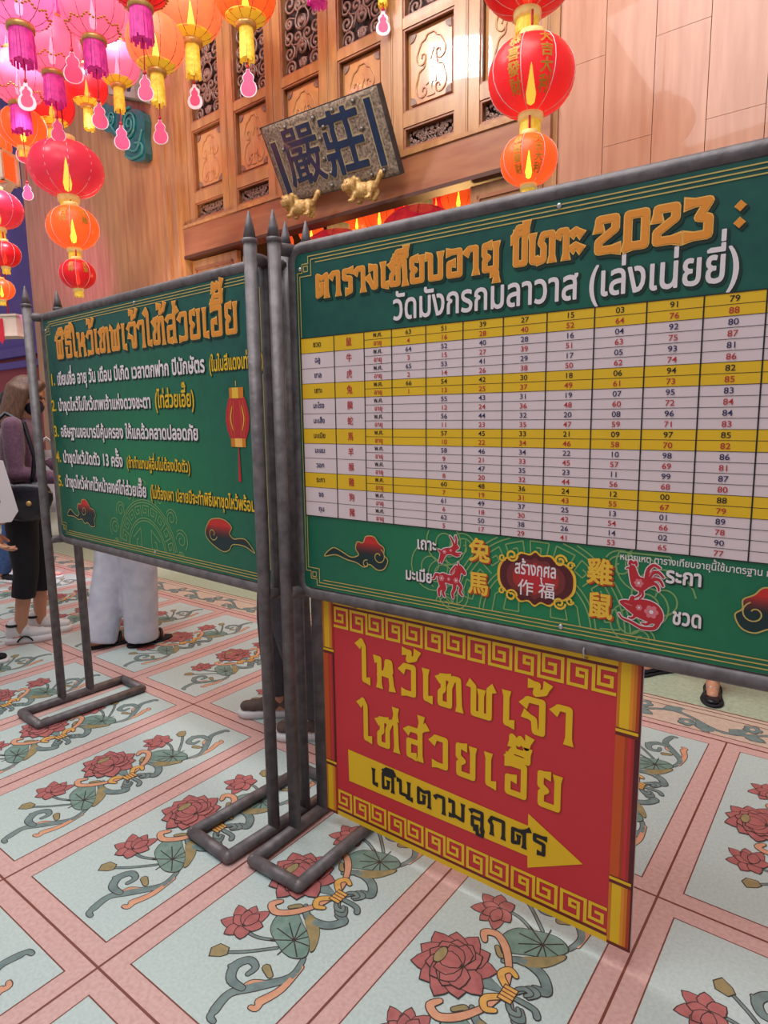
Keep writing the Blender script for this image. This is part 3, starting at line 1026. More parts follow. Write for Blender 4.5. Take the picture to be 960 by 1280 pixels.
def board(t, u0, u1, z0, z1, key, y=-.012):
    b = MB()
    b.box(u0, u1, y + .0006, y + .006, z0, z1, 'board_back')
    b.box(u0, u1, y, y + .0006, z0, z1, key)
    o = b.build('board', t)
    for (u, z) in ((u0 + (u1 - u0) * .52, z1 - .012), (u0 + (u1 - u0) * .54, z0 + .02), (u0 + .02, z1 - .04), (u1 - .02, z0 + .04)):
        s = MB()
        s.ball((u, y - .002, z), .006, .003, .006, 'silver', 10, 6)
        s.build('screw', o)
    return o
INK_Y = -.0126
def place(ink, name, parent):
    return ink.build(name, parent, loc=(0, INK_Y, 0))

def cloud(ink, pts, key_top, key_low, zsplit, layer, w=.0028):
    """printed cloud: red head over a dark body with a gold contour"""
    q = smooth(pts, 5, True)
    ink.poly([q], key_low, layer)
    N = 7
    zmax = max(p[1] for p in q)
    for i in range(N):                      # printed colour step from body to head
        z = zsplit + (zmax - zsplit) * i / N * .7
        cut = []
        for j in range(len(q)):
            a, b = q[j - 1], q[j]
            if (a[1] > z) != (b[1] > z):
                k = (z - a[1]) / (b[1] - a[1])
                cut.append((a[0] + (b[0] - a[0]) * k, z))
            if b[1] > z:
                cut.append(b)
        if len(cut) > 3:
            ink.poly([cut], CL[i], layer + .2 + i * .2)
    ink.line(q, w, 'ink_goldline', layer + 2.0, closed=True)
CL = []
for i in range(7):
    k = i / 6
    M['ink_cloud_%d' % i] = mat('ink_cloud_%d' % i, (int(40 + 158 * k), int(40 + 4 * k), int(44 - 4 * k)), 0.5, var=0.02)
    CL.append('ink_cloud_%d' % i)

def border(ink, u0, u1, z0, z1, key, layer):
    w = .0026
    for i, d in enumerate((.010, .019, .028)):
        k = .05 + i * .0
        ink.line([(u0 + .075, z1 - d), (u1 - .075, z1 - d)], w, key, layer)
        ink.line([(u0 + .075, z0 + d), (u1 - .075, z0 + d)], w, key, layer)
        if i < 2:
            ink.line([(u0 + d, z0 + .075), (u0 + d, z1 - .075)], w, key, layer)
            ink.line([(u1 - d, z0 + .075), (u1 - d, z1 - .075)], w, key, layer)
    for cu, su in ((u0, 1), (u1, -1)):
        for cz, sz in ((z0, 1), (z1, -1)):
            def q(a, b): return (cu + su * a, cz + sz * b)
            ink.line([q(.075, .010), q(.050, .010), q(.050, .028), q(.028, .028), q(.028, .050), q(.010, .050), q(.010, .075)], w, key, layer)
            ink.line([q(.075, .019), q(.060, .019), q(.060, .060), q(.019, .060), q(.019, .075)], w, key, layer)
            ink.line([q(.034, .034), q(.048, .034), q(.048, .048), q(.034, .048)], w, key, layer, closed=True)

def medallion(ink, cu, cz, R, z0, z1, key, layer, curls=True):
    """line print of a round fretwork ornament, cut off by the edge of the board"""
    w = .0034
    def clip(pts):
        run = []
        for p in pts:
            if z0 < p[1] < z1:
                run.append(p)
            else:
                if len(run) > 1: ink.line(run, w, key, layer, joint=False)
                run = []
        if len(run) > 1: ink.line(run, w, key, layer, joint=False)
    for k in (1.0, .95, .66, .61):
        clip([(cu + R * k * math.cos(math.radians(a)), cz + R * k * math.sin(math.radians(a))) for a in range(0, 181, 4)])
    n = 9
    for i in range(n):                       # key fret between the rings
        a0 = math.radians(6 + i * 168 / n); da = math.radians(168 / n * .8)
        def q(s, r): return (cu + R * r * math.cos(a0 + da * s), cz + R * r * math.sin(a0 + da * s))
        clip([q(0, .70), q(0, .90), q(.9, .90), q(.9, .76), q(.35, .76), q(.35, .83), q(.62, .83)])
    for s in (-1, 1):                        # inner sign
        clip([(cu + s * R * .06, cz + R * .5), (cu + s * R * .06, cz + .0), ])
        clip([(cu + s * R * .50, cz + .01), (cu + s * R * .46, cz + R * .26), (cu + s * R * .18, cz + R * .46), (cu + s * R * .18, cz + R * .10), (cu + s * R * .36, cz + R * .10), (cu + s * R * .33, cz + R * .24), (cu + s * R * .27, cz + R * .24)])
    if curls:
        for s in (-1, 1):
            for a, rr, k in ((92, 1.22, .12), (64, 1.16, .14), (40, 1.14, .13), (18, 1.2, .15), (2, 1.1, .10)):
                if a == 92 and s < 0: continue
                x, z = cu + s * R * rr * math.cos(math.radians(a)), cz + R * rr * math.sin(math.radians(a))
                clip(spiral(x, z, R * k, R * k * .25, math.radians(a + 160 if s > 0 else 20 - a), 1.25 * (-s), 22))
                clip(spiral(x, z, R * k * 1.3, R * k * 1.25, math.radians(a - 70 if s > 0 else 180 - a + 70), .5 * s, 12))

TITLE = lambda w, e: [(w + e * 2.2, 'ink_shadow', 3, .004, -.004), (w + e, 'ink_orange_edge', 5, 0, 0), (w, 'ink_orange', 7, 0, 0)]

# ------------------------------------------------ list stand (further left)
def list_stand():
    t = make_stand('pipe stand with green board of five numbered steps and a red lantern print', (-2.855, 1.387, 0), -.052, 1.470, .757, 1.706, 'list')
    bd_ = board(t, .026, 1.452, .776, 1.690, 'board_green_list')
    a = Ink()
    border(a, .026, 1.452, .776, 1.690, 'ink_goldline', 2)
    medallion(a, .742, .785, .20, .80, 1.4, 'ink_olive', 1)
    cloud(a, [(.108, .872), (.135, .900), (.165, .888), (.195, .876), (.218, .888), (.205, .908), (.215, .930), (.238, .930), (.250, .948), (.280, .952), (.305, .938), (.320, .920), (.348, .915), (.360, .892), (.345, .872), (.350, .850), (.318, .842), (.285, .856), (.262, .850), (.240, .866), (.205, .862), (.165, .872)], 0, 'ink_teal_dark', .895, 3)
    cloud(a, [(1.372, .868), (1.335, .902), (1.305, .905), (1.270, .900), (1.250, .915), (1.262, .935), (1.240, .952), (1.215, .958), (1.185, .958), (1.150, .950), (1.130, .930), (1.118, .905), (1.130, .885), (1.150, .872), (1.180, .860), (1.215, .852), (1.245, .862), (1.262, .880), (1.300, .884), (1.335, .880)], 0, 'ink_teal_dark', .895, 3)
    a.line(spiral(.262, .905, .022, .006, 3.4, 1.1), .0026, 'ink_goldline', 6)
    a.line(spiral(1.160, .905, .024, .006, -.3, -1.1), .0026, 'ink_goldline', 6)
    # printed lantern
    a.line([(1.315, 1.388), (1.315, 1.372)], .004, 'ink_goldline', 3)
    bl = [(1.276, 1.338), (1.262, 1.300), (1.258, 1.275), (1.264, 1.240), (1.278, 1.214)]
    a.poly([bl + [(2.632 - x, z) for x, z in bl[::-1]]], 'ink_crimson', 3)
    for x0, x1 in ((1.288, 1.276), (1.302, 1.297), (1.330, 1.335), (1.344, 1.356)):
        a.line(smooth([(x0, 1.330), (x1, 1.276), (x0, 1.222)], 4), .004, 'ink_flame', 4)
    for x0, x1 in ((1.294, 1.284), (1.338, 1.348)):
        a.line(smooth([(x0, 1.315), (x1, 1.276), (x0, 1.238)], 4), [.001, .003, .004, .004, .005, .004, .004, .003, .001], 'ink_gold', 5, joint=False)
    a.rect(1.282, 1.336, 1.350, 1.368, 'ink_amber', 4); a.rect(1.296, 1.336, 1.326, 1.368, 'ink_gold', 5)
    a.rect(1.280, 1.190, 1.352, 1.216, 'ink_amber', 4); a.rect(1.300, 1.190, 1.336, 1.216, 'ink_orange_edge', 5)
    a.line([(1.316, 1.190), (1.316, 1.150), (1.315, 1.084)], [.004, .008, .014], 'ink_crimson', 4)
    place(a, 'printed_ornament', bd_)
    b = Ink()
    display(b, 'พิธีไหว้เทพเจ้าไท้ส่วยเอี๊ย', .135, 1.530, .078, 1.215, TITLE(.0118, .005), .12)
    place(b, 'title_lettering', bd_)
    c = Ink()
    def ln(num, s, z, u0, u1, h, s2=None, u2=None, u3=None, k2='ink_yellow', h2=None):
        em = h / .56
        text(c, num, u0 - .066, z, em, 'ink_yellow', 3, width=.046, bold=.022)
        text(c, s, u0 + .003, z - .003, em, 'ink_shadow', 2, width=u1 - u0, bold=.06)
        text(c, s, u0, z, em, 'ink_white', 4, width=u1 - u0, bold=.030)
        if s2:
            text(c, s2, u2 + .003, z - .003, (h2 or h) / .56, 'ink_shadow', 2, width=u3 - u2, bold=.05)
            text(c, s2, u2, z, (h2 or h) / .56, k2, 4, width=u3 - u2, bold=.022)
    ln('1.', 'เขียนชื่อ อายุ วัน เดือน ปีเกิด เวลาตกฟาก ปีนักษัตร', 1.422, .117, 1.163, .038, '(ในใบสีแดงเท่านั้น)', 1.186, 1.448, h2=.034)
    ln('2.', 'นำชุดไหว้ไปไหว้เทพเจ้าแห่งดวงชะตา', 1.316, .107, .834, .036, '(ไท่ส่วยเอี๊ย)', .860, 1.097, h2=.042)
    ln('3.', 'อธิษฐานขอบารมีคุ้มครอง ให้แคล้วคลาดปลอดภัย', 1.208, .109, 1.109, .036)
    ln('4.', 'นำชุดไหว้ปัดตัว 13 ครั้ง', 1.100, .109, .611, .036, '(ถ้าทำแทนผู้อื่นไม่ต้องปัดตัว)', .638, 1.052, h2=.030)
    ln('5.', 'นำชุดไหว้ฝากไว้หน้าองค์ไท่ส่วยเอี๊ย', .996, .109, .766, .036, '(ไม่ต้องเผา ปลายปีจะทำพิธีเผาชุดไหว้พร้อมกัน)', .791, 1.440, h2=.032)
    place(c, 'list_lettering', bd_)
    return t
list_stand()

# ------------------------------------------------ age table stand (nearer, right)
ZOD_TH = ['ชวด', 'ฉลู', 'ขาล', 'เถาะ', 'มะโรง', 'มะเส็ง', 'มะเมีย', 'มะแม', 'วอก', 'ระกา', 'จอ', 'กุน']
ZOD_CN = '鼠牛虎兔龍蛇馬羊猴雞狗豬'
def table_stand():
    t = make_stand('pipe stand with green board carrying a white and yellow table of ages', (-1.335, 1.345, 0), .024, 1.495, .765, 1.732, 'table')
    bd_ = board(t, .026, 1.469, .784, 1.716, 'board_green_wide')
    a = Ink()
    border(a, .026, 1.469, .784, 1.716, 'ink_goldline', 2)
    medallion(a, .742, .800, .215, .805, .998, 'ink_olive', 1)
    for s in (-1, 1):
        for k, (du, z, r) in enumerate(((.235, .965, .045), (.275, .900, .05), (.215, .840, .035))):
            a.line(spiral(.742 + s * du, z, r, r * .3, 1.0, 1.3 * s, 22), .0034, 'ink_olive', 1, joint=False)
            a.line([p for p in spiral(.742 + s * du, z, r * 1.25, r * 1.25, .2, .7 * s, 16) if p[1] < .995], .0034, 'ink_olive', 1, joint=False)
    cl = [(.108, .885), (.140, .912), (.172, .905), (.205, .893), (.232, .902), (.222, .918), (.228, .938), (.248, .938), (.258, .956), (.285, .958), (.300, .942), (.318, .930), (.318, .912), (.330, .898), (.318, .874), (.295, .868), (.270, .880), (.250, .870), (.222, .880), (.190, .884), (.150, .893)]
    cloud(a, cl, 0, 'ink_teal_dark', .905, 3)
    a.line(spiral(.300, .905, .022, .006, 1.2, -1.1), .0026, 'ink_goldline', 6)
    a.line(spiral(.258, .880, .012, .004, 1.2, 1.0), .0026, 'ink_goldline', 6)
    cloud(a, [(1.478 - (x - .0), z - .006) for x, z in cl][::-1], 0, 'ink_teal_dark', .902, 3)
    a.line(spiral(1.180, .900, .022, .006, 1.9, 1.1), .0026, 'ink_goldline', 6)
    # badge
    bd = smooth([(.648, .908), (.652, .930), (.668, .948), (.690, .952), (.705, .965), (.728, .963), (.742, .972), (.756, .963), (.779, .965), (.794, .952), (.816, .948), (.834, .930), (.838, .908),
                 (.834, .884), (.816, .866), (.796, .860), (.779, .846), (.758, .850), (.742, .840), (.726, .850), (.705, .846), (.690, .860), (.668, .866), (.652, .884)], 4, True)
    cx, cz = .743, .907
    a.poly([bd], 'ink_gold', 5)
    for i, (k, key) in enumerate(((.93, 'ink_brown'), (.90, 'ink_maroon'), (.74, 'ink_cloud_3'), (.58, 'ink_cloud_5'), (.42, 'ink_crimson'))):
        a.poly([[(cx + (p[0] - cx) * k, cz + (p[1] - cz) * k) for p in bd]], key, 6 + i * .5)
    for s in (-1, 1):
        for zz in (-1, 1):
            a.line(spiral(cx + s * .058, cz + zz * .048, .015, .004, 0, 1.4 * s * zz, 16), .0048, 'ink_gold', 9)
            a.line(spiral(cx + s * .082, cz + zz * .040, .009, .003, 0, 1.2 * s * zz, 12), .004, 'ink_gold', 9)
    place(a, 'printed_ornament', bd_)

    b = Ink()
    display(b, 'ตารางเทียบอายุ', .103, 1.598, .052, .548, TITLE(.0105, .0042), .14)
    display(b, 'ปีเถาะ', .676, 1.600, .052, .158, TITLE(.0105, .0042), .14)
    display(b, '2023', .856, 1.600, .060, .222, TITLE(.0128, .0046), .12)
    display(b, ':', 1.096, 1.600, .050, .040, TITLE(.004, .003))
    text(b, 'วัดมังกรกมลาวาส (เล่งเน่ยยี่)', .357, 1.511, .048 / .56, 'ink_shadow', 2, width=.765, bold=.05)
    text(b, 'วัดมังกรกมลาวาส (เล่งเน่ยยี่)', .354, 1.514, .048 / .56, 'ink_white', 4, width=.765, bold=.018)
    place(b, 'title_lettering', bd_)

    # table
    g = Ink()
    U = [.042, .162, .263, .350, .451] + [.451 + .1018 * i for i in range(1, 9)]
    Z0, Z1 = .998, 1.4925
    rh = (Z1 - Z0) / 24
    g.rect(U[0], Z0, U[-1], Z1, 'ink_paper', 3)
    for r in (0, 3, 6, 9):
        g.rect(U[0], Z1 - rh * (2 * r + 2), U[-1], Z1 - rh * 2 * r, 'ink_yellow', 4)
    for r in range(25):
        z = Z1 - rh * r
        u0 = U[0] if r % 2 == 0 else U[2]
        g.rect(u0, z - .0005, U[-1], z + .0005, 'ink_black', 5)
    for u in U:
        g.rect(u - .0013, Z0, u + .0013, Z1, 'ink_black', 6)
    g.rect(U[0], Z1 - .001, U[-1], Z1 + .001, 'ink_black', 6); g.rect(U[0], Z0 - .001, U[-1], Z0 + .001, 'ink_black', 6)
    place(g, 'table_grid', bd_)
    n = Ink()
    starts = {3: (63, 4), 4: (51, 16), 5: (39, 28), 6: (27, 40), 7: (15, 52), 8: (3, 64), 9: (91, 76), 10: (79, 88), 11: (67, 100)}
    for r in range(12):
        zc = Z1 - rh * (2 * r + 1)
        text(n, ZOD_TH[r], (U[0] + U[1]) / 2, zc - .005, .020, 'ink_navy' if r % 3 else 'ink_black', 6, align='c', bold=.02, squash=.9)
        text(n, ZOD_CN[r], (U[1] + U[2]) / 2, zc - .0085, .0235, 'ink_red', 6, align='c', bold=.012, squash=.85)
        text(n, 'พ.ศ.', (U[2] + U[3]) / 2, zc + rh / 2 - .0045, .0165, 'ink_black', 6, align='c', bold=.02)
        text(n, 'อายุ', (U[2] + U[3]) / 2, zc - rh / 2 - .0045, .0165, 'ink_red', 6, align='c', bold=.02)
        for c, (y, g_) in starts.items():
            if c == 3 and r > 3:
                continue
            uc = (U[c] + U[c + 1]) / 2
            text(n, '%02d' % ((y + r) % 100), uc, zc + rh / 2 - .0056, .0158, 'ink_navy' if r % 3 else 'ink_black', 6, align='c', squash=1.15, bold=.008)
            text(n, str(g_ - r), uc, zc - rh / 2 - .0056, .0158, 'ink_red', 6, align='c', squash=1.15, bold=.008)
    place(n, 'table_figures', bd_)

    # lower legend
    for s, u0, u1, z, h in (('เถาะ', .421, .480, .941, .024), ('มะเมีย', .385, .468, .856, .024), ('ระกา', 1.020, 1.088, .938, .025), ('ชวด', 1.036, 1.092, .854, .026)):
        d = Ink()
        text(d, s, u0 + .002, z - .002, h / .56, 'ink_shadow', 2, width=u1 - u0, bold=.06)
        text(d, s, u0, z, h / .56, 'ink_white', 4, width=u1 - u0, bold=.028)
        place(d, 'legend_word', bd_)
    for s, u, z in (('兔', .600, .934), ('馬', .598, .852), ('雞', .888, .920), ('鼠', .890, .845)):
        d = Ink()
        for i in range(4):
            text(d, s, u + .0016 * (3 - i), z - .0014 * (3 - i), .060, 'ink_flame' if i > 0 else 'ink_brown', 2 + i * .5, align='c', bold=.030, squash=.95)
        text(d, s, u, z, .060, 'ink_gold', 4.5, align='c', bold=.026, squash=.95)
        place(d, 'legend_character', bd_)
    d = Ink()
    text(d, 'สร้างกุศล', .743, .914, .024 / .56, 'ink_white', 9.5, align='c', width=None, squash=.62, bold=.02)
    text(d, '作 福', .746, .868, .040, 'ink_white', 9.5, align='c', bold=.012)
    place(d, 'badge_lettering', bd_)
    d = Ink()
    text(d, 'หมายเหตุ ตารางเทียบอายุนี้ใช้มาตรฐาน การนับอายุแบบ', .928, .974, .020, 'ink_white', 4, width=.37, bold=.01)
    place(d, 'note_lettering', bd_)

    # red animal prints with white contour
    def animal(pts, cx, cz, k, limbs=(), strokes=(), dots=()):
        """limbs: tapering strokes (tail, legs, ears) that belong to the silhouette"""
        e = Ink()
        q = [(cx + x * k, cz + z * k) for x, z in smooth(pts, 3, True)]
        e.line(q, .0040, 'ink_white', 4, closed=True)
        LM = []
        for s_, w0, w1 in limbs:
            P = [(cx + x * k, cz + z * k) for x, z in smooth(s_, 4)]
            W = [k * (w0 + (w1 - w0) * i / (len(P) - 1)) for i in range(len(P))]
            LM.append((P, W))
            e.line(P, [w + .0040 for w in W], 'ink_white', 4)
            e.disc(P[-1][0], P[-1][1], W[-1] / 2 + .0020, 'ink_white', 4, 8)
        e.poly([q], 'ink_crimson', 5)
        for P, W in LM:
            e.line(P, W, 'ink_crimson', 5.4)
            e.disc(P[-1][0], P[-1][1], W[-1] / 2, 'ink_crimson', 5.4, 8)
        for s_, w in strokes:
            e.line([(cx + x * k, cz + z * k) for x, z in smooth(s_, 4)], w * k, 'ink_rose', 6)
        for x, z, r in dots:
            for j in range(6):
                e.disc(cx + (x + r * .62 * math.cos(j * 1.047)) * k, cz + (z + r * .62 * math.sin(j * 1.047)) * k, r * k * .36, 'ink_rose', 6, 7)
            e.disc(cx + x * k, cz + z * k, r * k * .3, 'ink_white', 7, 7)
        place(e, 'animal_print', bd_)
    # hare leaping to the right
    animal([(-.40, -.10), (-.30, .04), (-.12, .10), (.06, .14), (.16, .24), (.26, .30), (.38, .24), (.42, .14), (.32, .08), (.24, -.02), (.10, -.12), (-.10, -.16), (-.28, -.22)], .518, .946, .064,
           [([(.20, .26), (.12, .44), (.02, .58)], .10, .05), ([(.28, .28), (.30, .46), (.26, .62)], .10, .05), ([(-.32, -.10), (-.38, -.30), (-.46, -.50)], .18, .07), ([(-.22, -.16), (-.30, -.34), (-.36, -.52)], .14, .06),
            ([(.16, -.04), (.32, -.08), (.50, -.04)], .12, .06), ([(.10, -.08), (.28, -.16), (.44, -.14)], .10, .05), ([(-.40, -.08), (-.48, -.02)], .10, .08)], [], [(-.22, -.06, .10), (.06, .02, .07)])
    # horse trotting to the right
    animal([(-.36, .10), (-.22, .18), (.00, .14), (.14, .20), (.22, .38), (.32, .48), (.42, .44), (.54, .28), (.50, .20), (.38, .26), (.34, .08), (.26, -.08), (.06, -.12), (-.16, -.10), (-.32, -.14), (-.40, -.02)], .518, .872, .086,
           [([(-.32, -.06), (-.26, -.24), (-.36, -.36), (-.34, -.52)], .16, .06), ([(-.24, -.08), (-.16, -.26), (-.22, -.40), (-.16, -.52)], .14, .06), ([(.18, -.06), (.16, -.26), (.10, -.38), (.12, -.52)], .13, .06),
            ([(.24, -.02), (.38, -.16), (.34, -.30), (.42, -.40)], .12, .06), ([(-.36, .10), (-.46, .10), (-.52, -.02), (-.58, -.04)], .10, .05), ([(.30, .46), (.28, .56)], .06, .03), ([(.24, .44), (.14, .34), (.06, .22)], .10, .10)],
           [([(.22, .40), (.14, .30), (.08, .20)], .03)], [(-.26, .02, .10), (.22, .02, .09), (-.02, .02, .06)])
    # cock standing, tail to the right
    animal([(-.40, .30), (-.34, .40), (-.24, .38), (-.18, .24), (-.10, .10), (.06, .08), (.18, .06), (.16, -.12), (.04, -.26), (-.14, -.30), (-.30, -.18), (-.36, .02)], .978, .935, .076,
           [([(.08, .02), (.10, .30), (.24, .46), (.40, .40)], .12, .06), ([(.10, -.02), (.20, .22), (.36, .28), (.50, .16)], .12, .06), ([(.12, -.08), (.28, .08), (.42, .06), (.50, -.08)], .11, .06), ([(.12, -.12), (.28, -.04), (.38, -.12), (.40, -.22)], .10, .05),
            ([(-.08, -.28), (-.08, -.40), (-.20, -.50)], .07, .04), ([(-.02, -.28), (.0, -.42), (-.08, -.52)], .07, .04), ([(-.38, .40), (-.36, .50), (-.28, .46), (-.22, .50), (-.20, .40)], .08, .06), ([(-.40, .32), (-.48, .28)], .06, .02)],
           [([(.14, .14), (.24, .36)], .025), ([(.2, .10), (.36, .20)], .025)], [(-.12, -.08, .13)])
    # rat facing left, tail curled beneath
    animal([(-.50, .20), (-.38, .24), (-.24, .24), (-.06, .30), (.18, .30), (.38, .20), (.48, .02), (.46, -.16), (.32, -.24), (.10, -.20), (-.10, -.14), (-.26, -.04), (-.40, .06), (-.50, .14)], .977, .868, .088,
           [([(.40, -.14), (.30, -.34), (.02, -.38), (-.24, -.28), (-.44, -.22), (-.52, -.12)], .10, .035), ([(-.24, .22), (-.22, .32)], .12, .10), ([(-.12, -.08), (-.20, -.18), (-.28, -.18)], .08, .04), ([(.22, -.20), (.12, -.28), (.02, -.27)], .08, .04)],
           [([(-.40, .16), (-.22, .12)], .02)], [(.22, .04, .17), (-.06, .10, .08)])
    return t
table_stand()

# ------------------------------------------------ red arrow sign hung under the table board
def arrow_sign():
    t = thing('hanging_sign', 'red sign with yellow arrow and key pattern hung below the table board', 'sign', (-1.266, 1.372, -.0192), 0.0)
    t.scale = (1.015, 1.015, 1.015)
    b = MB()
    b.box(-.010, .900, .0006, .006, .076, .752, 'board_back')
    b.box(-.010, .900, .0, .0006, .076, .752, 'ink_scarlet')
    bd_ = b.build('panel', t)
    a = Ink()
    # rollers of the printed scroll
    def roller(u0, u1):
        w = u1 - u0
        for z0, z1, cols in ((.076, .235, 'g'), (.235, .590, 'r'), (.590, .752, 'g')):
            ks = (['ink_amber', 'ink_sun', 'ink_sun', 'ink_sun', 'ink_orange', 'ink_amber', 'ink_rust'] if cols == 'g' else ['ink_flame', 'ink_flame', 'ink_flame', 'ink_rust', 'ink_scarlet', 'ink_cloud_5', 'ink_maroon'])
            for i, key in enumerate(ks):
                a.rect(u0 + w * i / 7, z0, u0 + w * (i + 1) / 7, z1, key, 2)
        for z in (.590, .235):
            a.rect(u0, z - .004, u1, z + .004, 'ink_brown', 3)
            a.rect(u0, z + .004, u1, z + .011, 'ink_sun', 3)
            a.rect(u0, z + .011, u1, z + .014, 'ink_brown', 3)
        a.rect(u0, .076, u1, .084, 'ink_brown', 3)
    roller(-.010, .031)
    roller(.848, .896)
    a.rect(.896, .076, .900, .752, 'ink_maroon', 2)
    a.rect(.031, .076, .848, .091, 'ink_sun', 1)
    a.rect(.031, .091, .848, .097, 'ink_brown', 1)
    a.rect(.031, .741, .848, .752, 'ink_sun', 1)
    a.rect(.031, .735, .848, .741, 'ink_brown', 1)
    # key pattern
    def keys(z0, h):
        sw = .0078
        path = [(.28, .44), (.18, .44), (.18, .72), (.36, .72), (.36, 0), (0, 0), (0, 1), (.5, 1), (.5, 0), (1, 0), (1, 1), (.6, 1), (.6, .3), (.85, .3), (.85, .66), (.73, .66)]
        u = .033 - .062
        while u < .846:
            P = [(u + x * .114, z0 + sw / 2 + y * (h - sw)) for x, y in path]
            for p, q in zip(P[:-1], P[1:]):
                x0, x1 = max(min(p[0], q[0]) - sw / 2, .033), min(max(p[0], q[0]) + sw / 2, .846)
                if x1 - x0 > .002:
                    a.rect(x0, min(p[1], q[1]) - sw / 2, x1, max(p[1], q[1]) + sw / 2, 'key_yellow', 2)
            u += .128
    keys(.672, .062)
    keys(.100, .062)
    # arrow
    a.poly([[(.078, .304), (.080, .204), (.650, .207), (.651, .176), (.787, .246), (.650, .320), (.650, .288)]], 'ink_sun', 2)
    place(a, 'printed_ornament', bd_).location = (0, -.0004, 0)
    c = Ink()
    yl = [(.0168, 'ink_rust', 2, .0018, -.0018), (.0158, 'ink_sun', 4, 0, 0)]
    display(c, 'ไหว้เทพเจ้า', .136, .534, .078, .640, yl, .26)
    place(c, 'lettering', bd_).location = (0, -.0004, 0)
    c = Ink()
    display(c, 'ไท่ส่วยเอี๊ย', .138, .358, .078, .618, yl, .26)
    place(c, 'lettering', bd_).location = (0, -.0004, 0)
    c = Ink()
    display(c, 'เดินตามลูกศร', .166, .228, .044, .545, [(.0098, 'ink_black', 5, 0, 0)], .16)
    place(c, 'lettering', bd_).location = (0, -.0004, 0)
    for u in (.12, .78):
        w = MB()
        w.tube([(u, .004, .742), (u, -.022, .752), (u, -.026, .770), (u, -.010, .790), (u, .014, .786), (u, .016, .765), (u, .008, .744)], .0022, 'silver', 6)
        w.build('wire_tie', t)
    return t
arrow_sign()

# ------------------------------------------------------------------ lanterns
def globe_profile(R, Hh, rc, n=18, scallop=0.0):
    prof = []
    t1 = math.acos(min(1, (rc / R) ** (1 / .85)))
    for i in range(n * (2 if scallop else 1) + 1):
        N = n * (2 if scallop else 1)
        t = -t1 + 2 * t1 * i / N
        r = R * max(0.0, math.cos(t)) ** .85
        if scallop and i % 2:
            r *= 1 - scallop
        prof.append((r, Hh * math.sin(t) / math.sin(t1)))
    return prof
def fringe(mb, r, z0, L, key, n=26, seed=1):
    rnd = random.Random(seed)
    for i in range(n):
        a = 2 * PI * i / n
        l = L * rnd.uniform(.86, 1.0)
        w = PI * r / n * .95
        da = rnd.uniform(-.05, .05)
        pts = []
        for z, k in ((z0, .92), (z0 - l * .5, 1.0), (z0 - l, 1.03)):
            for s in (-1, 1):
                aa = a + da * (0 if k < 1 else 1) + s * w / r
                pts.append(mb.pt((r * k * math.cos(aa), r * k * math.sin(aa), z)))
        mb.face((pts[0], pts[1], pts[3], pts[2]), key); mb.face((pts[2], pts[3], pts[5], pts[4]), key)
    mb.lathe([(r * .78, z0 - L * .82), (r * .86, z0)], key, 16)
def wrap_text(parent, s, R, Hh, az, em, key, z0, gap):
    """characters one under the other, laid on the globe"""
    ik = Ink(1.0)
    mb = ik.mb
    for i, ch in enumerate(s):
        items, adv = layout(ch)
        def emit(st, zc=z0 - i * gap):
            n0 = len(mb.v)
            ik.poly(st, key, 0)
            for j in range(n0, len(mb.v)):
                u, _, v = mb.v[j]
                z = zc + v
                rr = R * max(.05, (1 - (z / (Hh * 1.12)) ** 2)) ** .45 * 1.012 + .002
                a = az + u / R
                mb.v[j] = Vector((rr * math.cos(a), rr * math.sin(a), z))
        put_glyphs(items, lambda p: ((p[0] - .45) * em, (p[1] - .35) * em), emit, .03)
    return ik.build('lettering', parent)

